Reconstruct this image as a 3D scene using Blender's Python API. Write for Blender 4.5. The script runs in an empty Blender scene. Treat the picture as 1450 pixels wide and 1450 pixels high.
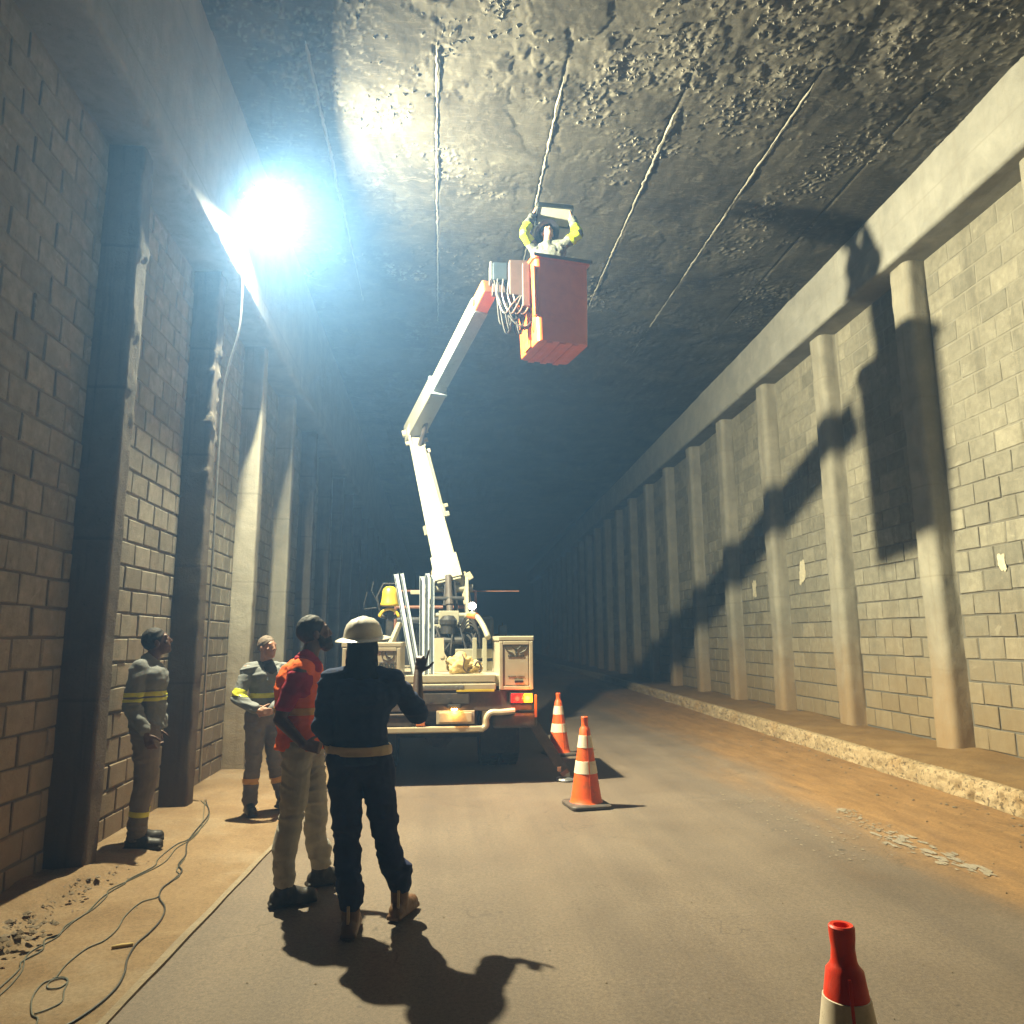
import bpy, bmesh, math, random
import numpy as np
from mathutils import Vector, Matrix, noise as mnoise
rnd = random.Random(7)
rng = np.random.default_rng(11)
R = math.radians
scene = bpy.context.scene
COL = scene.collection

# ------------------------------------------------------------------ camera, world, exposure
cam_d = bpy.data.cameras.new('camera')
cam = bpy.data.objects.new('camera', cam_d); COL.objects.link(cam)
scene.camera = cam
cam_d.sensor_width = 36.0; cam_d.sensor_fit = 'HORIZONTAL'
cam_d.lens = 36.0 * 1050 / 1450
cam_d.clip_start = 0.05; cam_d.clip_end = 600
cam.location = (0, 0, 1.65)
yaw, pitch, roll = R(5.54), R(9.67), R(-0.34)
fw = Vector((math.sin(yaw) * math.cos(pitch), math.cos(yaw) * math.cos(pitch), math.sin(pitch)))
r0 = Vector((math.cos(yaw), -math.sin(yaw), 0)); u0 = r0.cross(fw)
rr = r0 * math.cos(roll) + u0 * math.sin(roll); uu = u0 * math.cos(roll) - r0 * math.sin(roll)
cam.rotation_euler = Matrix((rr, uu, -fw)).transposed().to_euler()

world = bpy.data.worlds.new('World'); scene.world = world; world.use_nodes = True
wn = world.node_tree; wn.nodes.clear()
wo = wn.nodes.new('ShaderNodeOutputWorld'); wb = wn.nodes.new('ShaderNodeBackground')
sky = wn.nodes.new('ShaderNodeTexSky'); sky.sky_type = 'NISHITA'; sky.sun_disc = False
sky.sun_elevation = R(-4); sky.sun_rotation = R(200)
wb.inputs['Strength'].default_value = 0.05
wn.links.new(sky.outputs[0], wb.inputs[0]); wn.links.new(wb.outputs[0], wo.inputs[0])
scene.view_settings.view_transform = 'Standard'; scene.view_settings.look = 'None'
scene.view_settings.gamma = 1; scene.view_settings.use_curve_mapping = False
scene.view_settings.exposure = 0.0
LAMP = Vector((-2.2, 8.1, 6.62))
LAMP_W = 3300
HAZE = 0.0090
scene.cycles.use_denoising = True
scene.cycles.max_bounces = 8; scene.cycles.diffuse_bounces = 5
scene.cycles.volume_bounces = 1
scene.cycles.sample_clamp_indirect = 6

# ------------------------------------------------------------------ materials
def nt(name):
    m = bpy.data.materials.new(name); m.use_nodes = True
    t = m.node_tree; b = t.nodes['Principled BSDF']
    return m, t, b
def ramp(t, fac, stops):
    n = t.nodes.new('ShaderNodeValToRGB')
    while len(n.color_ramp.elements) < len(stops): n.color_ramp.elements.new(0.5)
    for e, (p, c) in zip(n.color_ramp.elements, stops):
        e.position = p; e.color = (*c, 1) if len(c) == 3 else c
    t.links.new(fac, n.inputs[0]); return n.outputs[0]
def coords(t, kind='Object', scale=(1, 1, 1)):
    tc = t.nodes.new('ShaderNodeTexCoord'); mp = t.nodes.new('ShaderNodeMapping')
    mp.inputs['Scale'].default_value = scale
    t.links.new(tc.outputs[kind], mp.inputs[0]); return mp.outputs[0]
def ntex(t, vec, scale, detail=6, rough=0.6, dist=0.0):
    n = t.nodes.new('ShaderNodeTexNoise'); n.inputs['Scale'].default_value = scale
    n.inputs['Detail'].default_value = detail; n.inputs['Roughness'].default_value = rough
    n.inputs['Distortion'].default_value = dist
    t.links.new(vec, n.inputs['Vector']); return n.outputs[0]
def vtex(t, vec, scale):
    n = t.nodes.new('ShaderNodeTexVoronoi'); n.inputs['Scale'].default_value = scale
    t.links.new(vec, n.inputs['Vector']); return n.outputs[0]
def mix(t, fac, a, b, mode='MIX'):
    n = t.nodes.new('ShaderNodeMix'); n.data_type = 'RGBA'; n.blend_type = mode
    for s, v in ((0, fac), (6, a), (7, b)):
        if isinstance(v, (int, float)): n.inputs[s].default_value = v
        elif isinstance(v, tuple): n.inputs[s].default_value = (*v, 1)
        else: t.links.new(v, n.inputs[s])
    return n.outputs[2]
def mathn(t, op, a, b=0.0, clamp=False):
    n = t.nodes.new('ShaderNodeMath'); n.operation = op; n.use_clamp = clamp
    for i, v in enumerate((a, b)):
        if isinstance(v, (int, float)): n.inputs[i].default_value = v
        else: t.links.new(v, n.inputs[i])
    return n.outputs[0]
def mrange(t, v, a, b):
    n = t.nodes.new('ShaderNodeMapRange'); n.inputs[1].default_value = a; n.inputs[2].default_value = b
    n.interpolation_type = 'SMOOTHSTEP'
    t.links.new(v, n.inputs[0]); return n.outputs[0]
def sepxyz(t, vec):
    n = t.nodes.new('ShaderNodeSeparateXYZ'); t.links.new(vec, n.inputs[0]); return n.outputs
def attr(t, name):
    n = t.nodes.new('ShaderNodeAttribute'); n.attribute_name = name; return n.outputs
def bump(t, b, h, strength=0.4, dist=0.01):
    n = t.nodes.new('ShaderNodeBump'); n.inputs['Strength'].default_value = strength; n.inputs['Distance'].default_value = dist
    t.links.new(h, n.inputs['Height']); t.links.new(n.outputs[0], b.inputs['Normal'])
def wpos(t):
    return t.nodes.new('ShaderNodeNewGeometry').outputs['Position']

def mat(name, col, rough=0.6, metal=0.0, var=0.18, scale=8.0, bmp=0.0, bscale=60.0, spec=0.4, dirt=None, dirt_amt=0.5, coat=0.0):
    m, t, b = nt(name)
    v = coords(t)
    n = ntex(t, v, scale, 5, 0.62)
    lo = tuple(c * (1 - var) for c in col); hi = tuple(min(1, c * (1 + var)) for c in col)
    c = ramp(t, n, [(0.3, lo), (0.7, hi)])
    if dirt:
        dn = ntex(t, v, scale * 0.6, 8, 0.7, 0.6)
        f = mrange(t, dn, 0.5, 0.72)
        f = mathn(t, 'MULTIPLY', f, dirt_amt)
        c = mix(t, f, c, dirt)
    t.links.new(mix(t, 1.0, c, (0.78, 0.78, 0.78), 'MULTIPLY'), b.inputs['Base Color'])
    rn = ntex(t, v, scale * 2.3, 4)
    t.links.new(ramp(t, rn, [(0.3, (max(0, rough - 0.1),) * 3), (0.7, (min(1, rough + 0.1),) * 3)]), b.inputs['Roughness'])
    b.inputs['Metallic'].default_value = metal
    b.inputs['Specular IOR Level'].default_value = spec
    b.inputs['Coat Weight'].default_value = coat
    if bmp > 0: bump(t, b, ntex(t, v, bscale, 5), bmp, 0.006)
    return m
def emit(name, col, strength, base=None):
    m, t, b = nt(name)
    b.inputs['Base Color'].default_value = (*(base or col), 1)
    b.inputs['Emission Color'].default_value = (*col, 1); b.inputs['Emission Strength'].default_value = strength
    n = ntex(t, coords(t), 30, 2); t.links.new(ramp(t, n, [(0, (0.2,) * 3), (1, (0.35,) * 3)]), b.inputs['Roughness'])
    return m

M = {}
def wall_block_mat(name, c1, c2, stain, soil):
    m, t, b = nt(name)
    v = wpos(t)
    a = attr(t, 'tint')
    c = ramp(t, a[2], [(0.0, c1), (1.0, c2)])
    n = ntex(t, v, 9, 8, 0.65)
    c = mix(t, 0.7, c, ramp(t, n, [(0.3, (0.5, 0.48, 0.45)), (0.7, (1, 1, 1))]), 'MULTIPLY')
    n2 = ntex(t, v, 1.3, 6, 0.7, 0.8)
    c = mix(t, mathn(t, 'MULTIPLY', mrange(t, n2, 0.5, 0.68), 0.6), c, stain)
    mp_ = t.nodes.new('ShaderNodeMapping'); mp_.inputs['Scale'].default_value = (2.2, 2.2, 0.22); t.links.new(v, mp_.inputs[0])
    stk = ntex(t, mp_.outputs[0], 1.6, 8, 0.72, 0.2)
    c = mix(t, mathn(t, 'MULTIPLY', mrange(t, stk, 0.5, 0.7), 0.6), c, tuple(x * 0.62 for x in stain))
    c = mix(t, mathn(t, 'MULTIPLY', mrange(t, ntex(t, v, 34, 5, 0.8), 0.58, 0.68), 0.55), c, tuple(x * 0.5 for x in stain))
    c = mix(t, mathn(t, 'MULTIPLY', mrange(t, ntex(t, v, 3.3, 7, 0.75, 1.0), 0.60, 0.66), 0.3), c, tuple(min(1, x * 1.35) for x in c2))
    z = sepxyz(t, v)[2]
    zz = mathn(t, 'ADD', z, mathn(t, 'MULTIPLY', n2, 1.6))
    lowf = mathn(t, 'SUBTRACT', 1.0, mrange(t, zz, 0.9, 3.4))
    c = mix(t, mathn(t, 'MULTIPLY', lowf, 0.62), c, soil)
    t.links.new(mix(t, 1.0, c, (0.67, 0.67, 0.67), 'MULTIPLY'), b.inputs['Base Color'])
    b.inputs['Roughness'].default_value = 0.92; b.inputs['Specular IOR Level'].default_value = 0.15
    g = mathn(t, 'ADD', ntex(t, v, 70, 6, 0.7), mathn(t, 'MULTIPLY', ntex(t, v, 18, 4), 0.7))
    bump(t, b, g, 0.55, 0.012)
    return m
M['block_r'] = wall_block_mat('concrete_block_right', (0.255, 0.238, 0.185), (0.42, 0.385, 0.29), (0.23, 0.21, 0.16), (0.33, 0.215, 0.095))
M['block_l'] = wall_block_mat('concrete_block_left', (0.33, 0.31, 0.255), (0.46, 0.43, 0.355), (0.25, 0.23, 0.19), (0.31, 0.21, 0.12))
def concrete_mat(name, col, dark, streak=1.0, soil=None, bs=0.5):
    m, t, b = nt(name)
    v = wpos(t)
    n = ntex(t, v, 2.2, 8, 0.68, 0.3)
    c = ramp(t, n, [(0.32, tuple(x * 0.78 for x in col)), (0.66, tuple(min(1, x * 1.15) for x in col))])
    s = ntex(t, coords(t, 'Object', (9, 9, 0.6)), 1.0, 6, 0.7)     # rain streaks running down
    c = mix(t, mathn(t, 'MULTIPLY', mrange(t, s, 0.5, 0.72), 0.8 * streak), c, dark)
    c = mix(t, mathn(t, 'MULTIPLY', mrange(t, ntex(t, v, 30, 5, 0.8), 0.60, 0.68), 0.5), c, tuple(x * 0.55 for x in dark))
    pz = mathn(t, 'FRACT', mathn(t, 'MULTIPLY', sepxyz(t, v)[2], 0.83))
    c = mix(t, mathn(t, 'MULTIPLY', mathn(t, 'SUBTRACT', 1.0, mrange(t, pz, 0.012, 0.03)), 0.5), c, dark)
    if soil:
        z = sepxyz(t, v)[2]
        lowf = mathn(t, 'SUBTRACT', 1.0, mrange(t, mathn(t, 'ADD', z, mathn(t, 'MULTIPLY', n, 1.5)), 0.8, 3.0))
        c = mix(t, mathn(t, 'MULTIPLY', lowf, 0.7), c, soil)
    t.links.new(mix(t, 1.0, c, (0.67, 0.67, 0.67), 'MULTIPLY'), b.inputs['Base Color'])
    b.inputs['Roughness'].default_value = 0.9; b.inputs['Specular IOR Level'].default_value = 0.2
    bump(t, b, mathn(t, 'ADD', ntex(t, v, 55, 7, 0.7), ntex(t, v, 12, 4)), bs, 0.012)
    return m
M['pillar_r'] = concrete_mat('pillar_concrete', (0.325, 0.298, 0.23), (0.26, 0.225, 0.16), 1.0, (0.40, 0.24, 0.10))
M['beam_r'] = concrete_mat('beam_concrete', (0.35, 0.335, 0.285), (0.29, 0.265, 0.215), 0.8)
M['pillar_l'] = concrete_mat('shaded_sooty_pillar_concrete', (0.155, 0.135, 0.11), (0.075, 0.065, 0.055), 1.0, (0.14, 0.095, 0.06), 0.9)  # dark stain that also carries the shade on the left pillars
M['pillar_lit'] = concrete_mat('lit_pillar_concrete', (0.36, 0.335, 0.27), (0.22, 0.2, 0.16), 1.0, (0.26, 0.18, 0.1), 0.6)  # paler copy, lamplight put into the colour of two left pillars
M['beam_l'] = concrete_mat('left_beam_concrete', (0.32, 0.31, 0.29), (0.2, 0.19, 0.18), 0.6)
def mortar_mat():
    m, t, b = nt('mortar')
    v = wpos(t); n = ntex(t, v, 1.6, 7, 0.7, 0.4)
    z = mathn(t, 'ADD', sepxyz(t, v)[2], mathn(t, 'MULTIPLY', n, 2.4))
    c = mix(t, mrange(t, z, 3.4, 5.6), (0.17, 0.15, 0.115), (0.29, 0.265, 0.2))    # whitewashed courses higher up
    c = mix(t, 0.5, c, ramp(t, n, [(0.3, (0.6,) * 3), (0.7, (1.1,) * 3)]), 'MULTIPLY')
    t.links.new(mix(t, 1.0, c, (0.67, 0.67, 0.67), 'MULTIPLY'), b.inputs['Base Color']); b.inputs['Roughness'].default_value = 0.95
    bump(t, b, ntex(t, v, 60, 6, 0.7), 0.5, 0.01); return m
M['mortar'] = mortar_mat()

def ceiling_mat():
    m, t, b = nt('sooty_ceiling_plaster')
    v = wpos(t)
    n = ntex(t, v, 1.1, 8, 0.7, 0.6)
    c = ramp(t, n, [(0.3, (0.062, 0.054, 0.043)), (0.55, (0.105, 0.094, 0.074)), (0.75, (0.155, 0.142, 0.112))])
    sm = ntex(t, v, 0.55, 7, 0.72, 1.2)
    c = mix(t, mathn(t, 'MULTIPLY', mrange(t, sm, 0.5, 0.66), 0.65), c, (0.04, 0.034, 0.028))
    pl_ = ntex(t, v, 2.6, 9, 0.78, 0.8)
    c = mix(t, mathn(t, 'MULTIPLY', mrange(t, pl_, 0.56, 0.62), 0.5), c, (0.2, 0.185, 0.15))
    p = attr(t, 'peel')[2]
    c = mix(t, p, c, (0.27, 0.25, 0.205))
    f = ntex(t, coords(t, 'Object', (3, 14, 3)), 2.0, 6, 0.7)
    c = mix(t, mathn(t, 'MULTIPLY', mrange(t, f, 0.52, 0.7), 0.35), c, (0.26, 0.24, 0.2))
    t.links.new(mix(t, 1.0, c, (0.67, 0.67, 0.67), 'MULTIPLY'), b.inputs['Base Color'])
    b.inputs['Roughness'].default_value = 1.0; b.inputs['Specular IOR Level'].default_value = 0.0
    bump(t, b, mathn(t, 'ADD', ntex(t, v, 26, 8, 0.8), mathn(t, 'MULTIPLY', ntex(t, v, 90, 5, 0.8), 0.6)), 0.55, 0.015)
    return m
M['ceiling'] = ceiling_mat()
M['crumb'] = concrete_mat('plaster_crumb', (0.24, 0.22, 0.18), (0.17, 0.155, 0.12), 0.6)
M['ridge'] = concrete_mat('joint_mortar_ridge', (0.34, 0.315, 0.255), (0.25, 0.22, 0.17), 0.6)

def road_mat():
    m, t, b = nt('dusty_asphalt')
    v = wpos(t)
    x, y, z = sepxyz(t, v)
    n = ntex(t, v, 0.7, 8, 0.65, 0.4)
    fine = ntex(t, v, 160, 3, 0.8)
    c = ramp(t, n, [(0.3, (0.155, 0.117, 0.086)), (0.7, (0.22, 0.17, 0.126))])
    c = mix(t, 0.5, c, ramp(t, fine, [(0.35, (0.55,) * 3), (0.65, (1.25,) * 3)]), 'MULTIPLY')
    # tyre-polished darker lanes and blown soil toward the right kerb
    e = mathn(t, 'SUBTRACT', x, mathn(t, 'MULTIPLY', y, 0.045))
    wob = mathn(t, 'MULTIPLY', mathn(t, 'SUBTRACT', ntex(t, coords(t, 'Object', (1.2, 0.25, 1)), 1.2, 7, 0.62), 0.5), 2.3)
    soil = mrange(t, mathn(t, 'ADD', e, wob), 2.7, 4.1)
    sc = ramp(t, ntex(t, coords(t, 'Object', (3.2, 0.7, 1)), 2.0, 9, 0.75), [(0.3, (0.22, 0.115, 0.042)), (0.7, (0.42, 0.235, 0.09))])
    c = mix(t, mathn(t, 'MULTIPLY', soil, 0.92), c, sc)
    agg = ntex(t, v, 45, 4, 0.85)
    c = mix(t, 0.6, c, ramp(t, agg, [(0.36, (0.6,) * 3), (0.5, (1.0,) * 3), (0.66, (1.4,) * 3)]), 'MULTIPLY')
    lane = ntex(t, coords(t, 'Object', (2.2, 0.05, 1)), 1.0, 5, 0.6)
    c = mix(t, 0.6, c, ramp(t, lane, [(0.35, (0.72, 0.72, 0.74)), (0.65, (1.12, 1.1, 1.05))]), 'MULTIPLY')
    # hairline cracks and old patches
    wv = t.nodes.new('ShaderNodeVectorMath'); wv.operation = 'ADD'
    nz = t.nodes.new('ShaderNodeTexNoise'); nz.inputs['Scale'].default_value = 2.5; nz.inputs['Detail'].default_value = 6; t.links.new(v, nz.inputs['Vector'])
    t.links.new(v, wv.inputs[0]); t.links.new(nz.outputs[1], wv.inputs[1])
    vo = t.nodes.new('ShaderNodeTexVoronoi'); vo.feature = 'DISTANCE_TO_EDGE'; vo.inputs['Scale'].default_value = 0.55; t.links.new(wv.outputs[0], vo.inputs['Vector'])
    crk = mathn(t, 'SUBTRACT', 1.0, mrange(t, vo.outputs[0], 0.002, 0.008))
    crk = mathn(t, 'MULTIPLY', crk, mrange(t, ntex(t, v, 0.8, 3), 0.46, 0.6))
    c = mix(t, mathn(t, 'MULTIPLY', crk, 0.35), c, (0.045, 0.036, 0.028))
    oil = mrange(t, ntex(t, v, 6.5, 3, 0.5), 0.70, 0.76)
    c = mix(t, mathn(t, 'MULTIPLY', oil, 0.65), c, (0.055, 0.045, 0.036))
    st = mrange(t, ntex(t, v, 3.1, 6, 0.75), 0.63, 0.72)
    c = mix(t, mathn(t, 'MULTIPLY', st, 0.4), c, (0.07, 0.058, 0.045))
    t.links.new(mix(t, 1.0, c, (0.67, 0.67, 0.67), 'MULTIPLY'), b.inputs['Base Color'])
    t.links.new(ramp(t, n, [(0.2, (0.62,) * 3), (0.8, (0.85,) * 3)]), b.inputs['Roughness'])
    b.inputs['Specular IOR Level'].default_value = 0.3
    bump(t, b, mathn(t, 'ADD', ntex(t, v, 130, 5, 0.8), mathn(t, 'MULTIPLY', ntex(t, v, 5, 5), 0.6)), 0.35, 0.008)
    return m
M['road'] = road_mat()
def soil_mat(name, lo, hi, pale, amt=0.5, bs=0.5, pits=0):
    m, t, b = nt(name)
    v = wpos(t)
    c = ramp(t, ntex(t, v, 1.8, 8, 0.68, 0.5), [(0.3, lo), (0.7, hi)])
    c = mix(t, mathn(t, 'MULTIPLY', mrange(t, ntex(t, v, 0.9, 6, 0.7), 0.48, 0.66), amt), c, pale)
    c = mix(t, 0.65, c, ramp(t, ntex(t, v, 55, 5, 0.85), [(0.34, (0.5,) * 3), (0.66, (1.3,) * 3)]), 'MULTIPLY')
    if pits:
        pt_ = mrange(t, ntex(t, v, 24, 3, 0.6), 0.56, 0.63)
        c = mix(t, mathn(t, 'MULTIPLY', pt_, pits), c, (0.10, 0.065, 0.035))
    t.links.new(mix(t, 1.0, c, (0.67, 0.67, 0.67), 'MULTIPLY'), b.inputs['Base Color']); b.inputs['Roughness'].default_value = 0.93
    b.inputs['Specular IOR Level'].default_value = 0.15
    bump(t, b, mathn(t, 'ADD', ntex(t, v, 90, 6, 0.75), ntex(t, v, 14, 5)), bs, 0.012)
    return m
M['pave'] = soil_mat('sandy_pavement', (0.23, 0.15, 0.082), (0.34, 0.235, 0.135), (0.35, 0.275, 0.19))
M['verge'] = soil_mat('orange_soil', (0.25, 0.145, 0.06), (0.38, 0.235, 0.1), (0.2, 0.13, 0.07), 0.5, 0.8)
M['edge'] = soil_mat('pale_gutter_edge', (0.28, 0.22, 0.15), (0.38, 0.31, 0.22), (0.3, 0.22, 0.13))
M['kerb'] = soil_mat('rough_kerb_concrete', (0.40, 0.285, 0.15), (0.64, 0.49, 0.30), (0.42, 0.25, 0.10), 0.6, 1.0, 0.75)
M['stone'] = soil_mat('rubble_stone', (0.2, 0.15, 0.1), (0.34, 0.27, 0.19), (0.2, 0.14, 0.09))
M['marking'] = soil_mat('worn_white_paint', (0.3, 0.245, 0.175), (0.46, 0.4, 0.32), (0.4, 0.32, 0.2))

M['cream'] = mat('cream_truck_paint', (0.47, 0.40, 0.275), 0.4, 0, 0.08, 5, 0.05, 40, 0.5, (0.36, 0.29, 0.19), 0.45, 0.2)
M['white'] = mat('white_boom_paint', (0.33, 0.31, 0.225), 0.35, 0, 0.06, 5, 0.04, 40, 0.5, (0.26, 0.22, 0.15), 0.5, 0.2)
M['boomgrey'] = mat('grey_inner_boom', (0.26, 0.3, 0.31), 0.45, 0, 0.12, 8, 0.05, 40, 0.5, (0.12, 0.14, 0.15), 0.6)
M['black'] = mat('black_steel', (0.025, 0.024, 0.024), 0.5, 0, 0.3, 12, 0.1, 60, 0.4, (0.10, 0.075, 0.05), 0.5)
M['darkframe'] = mat('grimy_chassis_steel', (0.075, 0.06, 0.05), 0.6, 0, 0.3, 12, 0.1, 60, 0.4, (0.16, 0.11, 0.07), 0.6)
M['rubber'] = mat('black_rubber', (0.022, 0.02, 0.019), 0.75, 0, 0.25, 20, 0.2, 60, 0.3, (0.09, 0.065, 0.045), 0.5)
M['steel'] = mat('bare_steel', (0.42, 0.42, 0.41), 0.4, 0.8, 0.15, 14, 0.05, 80)
M['bucket'] = mat('orange_fibreglass', (0.72, 0.135, 0.016), 0.42, 0, 0.1, 6, 0.04, 30, 0.5, (0.4, 0.09, 0.02), 0.4, 0.15)
M['orange'] = mat('orange_paint', (0.7, 0.2, 0.05), 0.45, 0, 0.1, 8, 0.03, 40, 0.5, (0.4, 0.16, 0.06), 0.4)
M['brown'] = mat('brown_bracket_paint', (0.10, 0.065, 0.055), 0.6, 0, 0.15, 9, 0.08, 40)
M['navybox'] = mat('dark_valve_box', (0.03, 0.045, 0.06), 0.5, 0, 0.2, 9)
M['yellow'] = mat('yellow_paint', (0.66, 0.47, 0.03), 0.45, 0, 0.12, 9, 0.05, 40, 0.5, (0.3, 0.2, 0.04), 0.5)
M['rusty'] = mat('rusty_rack_paint', (0.30, 0.13, 0.08), 0.6, 0, 0.2, 12, 0.1, 50)
M['cab'] = mat('dark_cab_paint', (0.03, 0.032, 0.035), 0.35, 0, 0.15, 6, 0, 40, 0.5, (0.07, 0.06, 0.05), 0.4, 0.3)
M['glassd'] = mat('dark_cab_glass', (0.01, 0.012, 0.014), 0.08, 0, 0.1, 3, 0, 40, 0.6)
M['print'] = mat('dark_printed_ink', (0.045, 0.05, 0.04), 0.6, 0, 0.2, 30)
M['printgrey'] = mat('faded_grey_ink', (0.2, 0.19, 0.2), 0.6, 0, 0.2, 30)
M['plate'] = mat('number_plate', (0.5, 0.42, 0.3), 0.5, 0, 0.15, 20)
M['red_lens'] = emit('lit_red_tail_lens', (1.0, 0.006, 0.003), 3.2, (0.5, 0.01, 0.01))
M['amber_lens'] = emit('lit_amber_lens', (1.0, 0.33, 0.012), 3.2, (0.6, 0.25, 0.02))
M['white_lens'] = emit('lit_white_lens', (1.0, 0.95, 0.8), 40)
M['plate_lens'] = emit('lit_plate_lamp_lens', (1.0, 0.45, 0.08), 60)
M['flood_lens'] = emit('lit_floodlight_lens', (0.95, 1.0, 0.82), 60)
M['alu'] = mat('galvanised_channel', (0.62, 0.68, 0.72), 0.35, 0.35, 0.08, 5, 0.03, 50)
M['canvas'] = mat('yellow_canvas', (0.52, 0.38, 0.16), 0.85, 0, 0.2, 9, 0.35, 60, 0.2, (0.3, 0.2, 0.08), 0.5)
M['cone_o'] = mat('orange_cone_plastic', (0.80, 0.105, 0.015), 0.5, 0, 0.1, 16, 0.08, 90, 0.4, (0.26, 0.10, 0.04), 0.6)
M['cone_r'] = mat('red_cone_plastic', (0.92, 0.05, 0.016), 0.42, 0, 0.1, 18, 0.08, 110, 0.45, (0.34, 0.045, 0.02), 0.6)
M['cone_w'] = mat('reflective_white_sheet', (0.78, 0.66, 0.5), 0.35, 0, 0.07, 14, 0.02, 30, 0.6, (0.42, 0.32, 0.2), 0.6)
M['cable'] = mat('grey_cable_sheath', (0.085, 0.085, 0.06), 0.6, 0, 0.15, 20)
M['cabled'] = mat('black_cable_sheath', (0.03, 0.03, 0.026), 0.5, 0, 0.15, 20)
M['paper'] = mat('torn_paper', (0.56, 0.5, 0.35), 0.9, 0, 0.2, 30, 0.1, 60, 0.2, (0.4, 0.34, 0.22), 0.7)
# people
M['skin_d'] = mat('dark_brown_skin', (0.105, 0.05, 0.032), 0.5, 0, 0.1, 14, 0.08, 140, 0.4)
M['skin_m'] = mat('brown_skin', (0.22, 0.11, 0.07), 0.5, 0, 0.1, 14, 0.08, 140, 0.4)
M['skin_l'] = mat('tan_skin', (0.42, 0.22, 0.15), 0.5, 0, 0.1, 14, 0.08, 140, 0.4)
M['hair'] = mat('short_black_hair', (0.014, 0.011, 0.010), 0.7, 0, 0.3, 40, 0.5, 160, 0.3)
M['hair_g'] = mat('greying_brown_hair', (0.16, 0.12, 0.09), 0.7, 0, 0.3, 40, 0.5, 160, 0.3)
def cloth(name, col, dirt=None, var=0.15):
    return mat(name, col, 0.88, 0, var, 7, 0.3, 160, 0.15, dirt, 0.4)
M['navy'] = cloth('navy_jacket_cloth', (0.03, 0.046, 0.105))
M['navy_t'] = cloth('navy_trouser_cloth', (0.026, 0.034, 0.085), (0.05, 0.04, 0.04))
M['navy_n'] = cloth('dark_neck_cloth', (0.014, 0.018, 0.024))
M['band_b'] = mat('beige_reflective_tape', (0.46, 0.35, 0.2), 0.4, 0, 0.08, 20, 0.05, 90)
M['band_y'] = mat('yellow_reflective_tape', (0.62, 0.62, 0.05), 0.45, 0, 0.1, 20, 0.05, 90)
M['band_o'] = mat('orange_reflective_tape', (0.66, 0.33, 0.05), 0.45, 0, 0.1, 20, 0.05, 90)
M['vest'] = cloth('orange_vest_cloth', (0.95, 0.15, 0.02), None, 0.08)
M['polo'] = cloth('crimson_polo_cloth', (0.38, 0.018, 0.038), None, 0.1)
M['khaki'] = cloth('grey_khaki_cloth', (0.44, 0.41, 0.355), (0.3, 0.24, 0.17))
M['cover'] = cloth('grey_coverall_cloth', (0.19, 0.2, 0.2), (0.16, 0.15, 0.14))
M['cover_t'] = cloth('grey_coverall_trouser_cloth', (0.19, 0.165, 0.15), (0.26, 0.2, 0.14))
M['tee'] = cloth('dark_olive_tee_cloth', (0.06, 0.055, 0.045))
M['boot'] = mat('black_boot_leather', (0.022, 0.018, 0.016), 0.55, 0, 0.25, 16, 0.15, 60, 0.4, (0.11, 0.08, 0.055), 0.45)
M['boot_b'] = mat('brown_boot_leather', (0.13, 0.065, 0.03), 0.5, 0, 0.2, 16, 0.15, 60, 0.4, (0.25, 0.17, 0.1), 0.5)
M['helmet'] = mat('white_helmet_plastic', (0.85, 0.79, 0.68), 0.33, 0, 0.04, 6, 0.0, 30, 0.5, (0.5, 0.42, 0.32), 0.3, 0.3)
M['helmet_d'] = mat('dark_blue_helmet_plastic', (0.05, 0.05, 0.075), 0.35, 0, 0.05, 6)
M['panelf'] = mat('black_panel_frame', (0.025, 0.03, 0.03), 0.5)
M['panel'] = mat('grey_panel_face', (0.42, 0.41, 0.35), 0.4, 0, 0.08, 6)
M['camo'] = mat('patterned_grey_shirt_cloth', (0.11, 0.12, 0.1), 0.88, 0, 0.5, 22, 0.3, 160, 0.15, (0.5, 0.48, 0.4), 0.9)
M['hivis'] = cloth('lime_hi_vis_cloth', (0.55, 0.75, 0.02))
M['eye'] = mat('eye_white', (0.6, 0.56, 0.5), 0.3)

# ------------------------------------------------------------------ object helpers
def link(name, me, m=None, parent=None):
    o = bpy.data.objects.new(name, me); COL.objects.link(o)
    if m is not None and me is not None and hasattr(me, 'materials'):
        if len(me.materials) == 0: me.materials.append(m)
    if parent is not None:
        o.parent = parent; o.matrix_parent_inverse = PIV.get(parent.name, Matrix.Identity(4))
    return o
PIV = {}
def tag(o, label=None, cat=None, group=None, kind=None):
    if label: o['label'] = label
    if cat: o['category'] = cat
    if group: o['group'] = group
    if kind: o['kind'] = kind
    return o
def thing(name, loc, label, cat, group=None):
    """Empty at the base; parts are given in world coordinates."""
    o = bpy.data.objects.new(name, None); COL.objects.link(o); o.location = loc; o.empty_display_size = 0.2
    PIV[o.name] = Matrix.Translation(loc).inverted()
    return tag(o, label, cat, group)
def mesh(name, V, F, smooth=False):
    me = bpy.data.meshes.new(name); me.from_pydata([tuple(v) for v in V], [], F); me.update()
    if smooth: me.shade_smooth()
    return me
def bm_mesh(name, bm, smooth=False, recalc=True):
    if recalc: bmesh.ops.recalc_face_normals(bm, faces=bm.faces)
    me = bpy.data.meshes.new(name); bm.to_mesh(me); bm.free()
    if smooth: me.shade_smooth()
    return me
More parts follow.
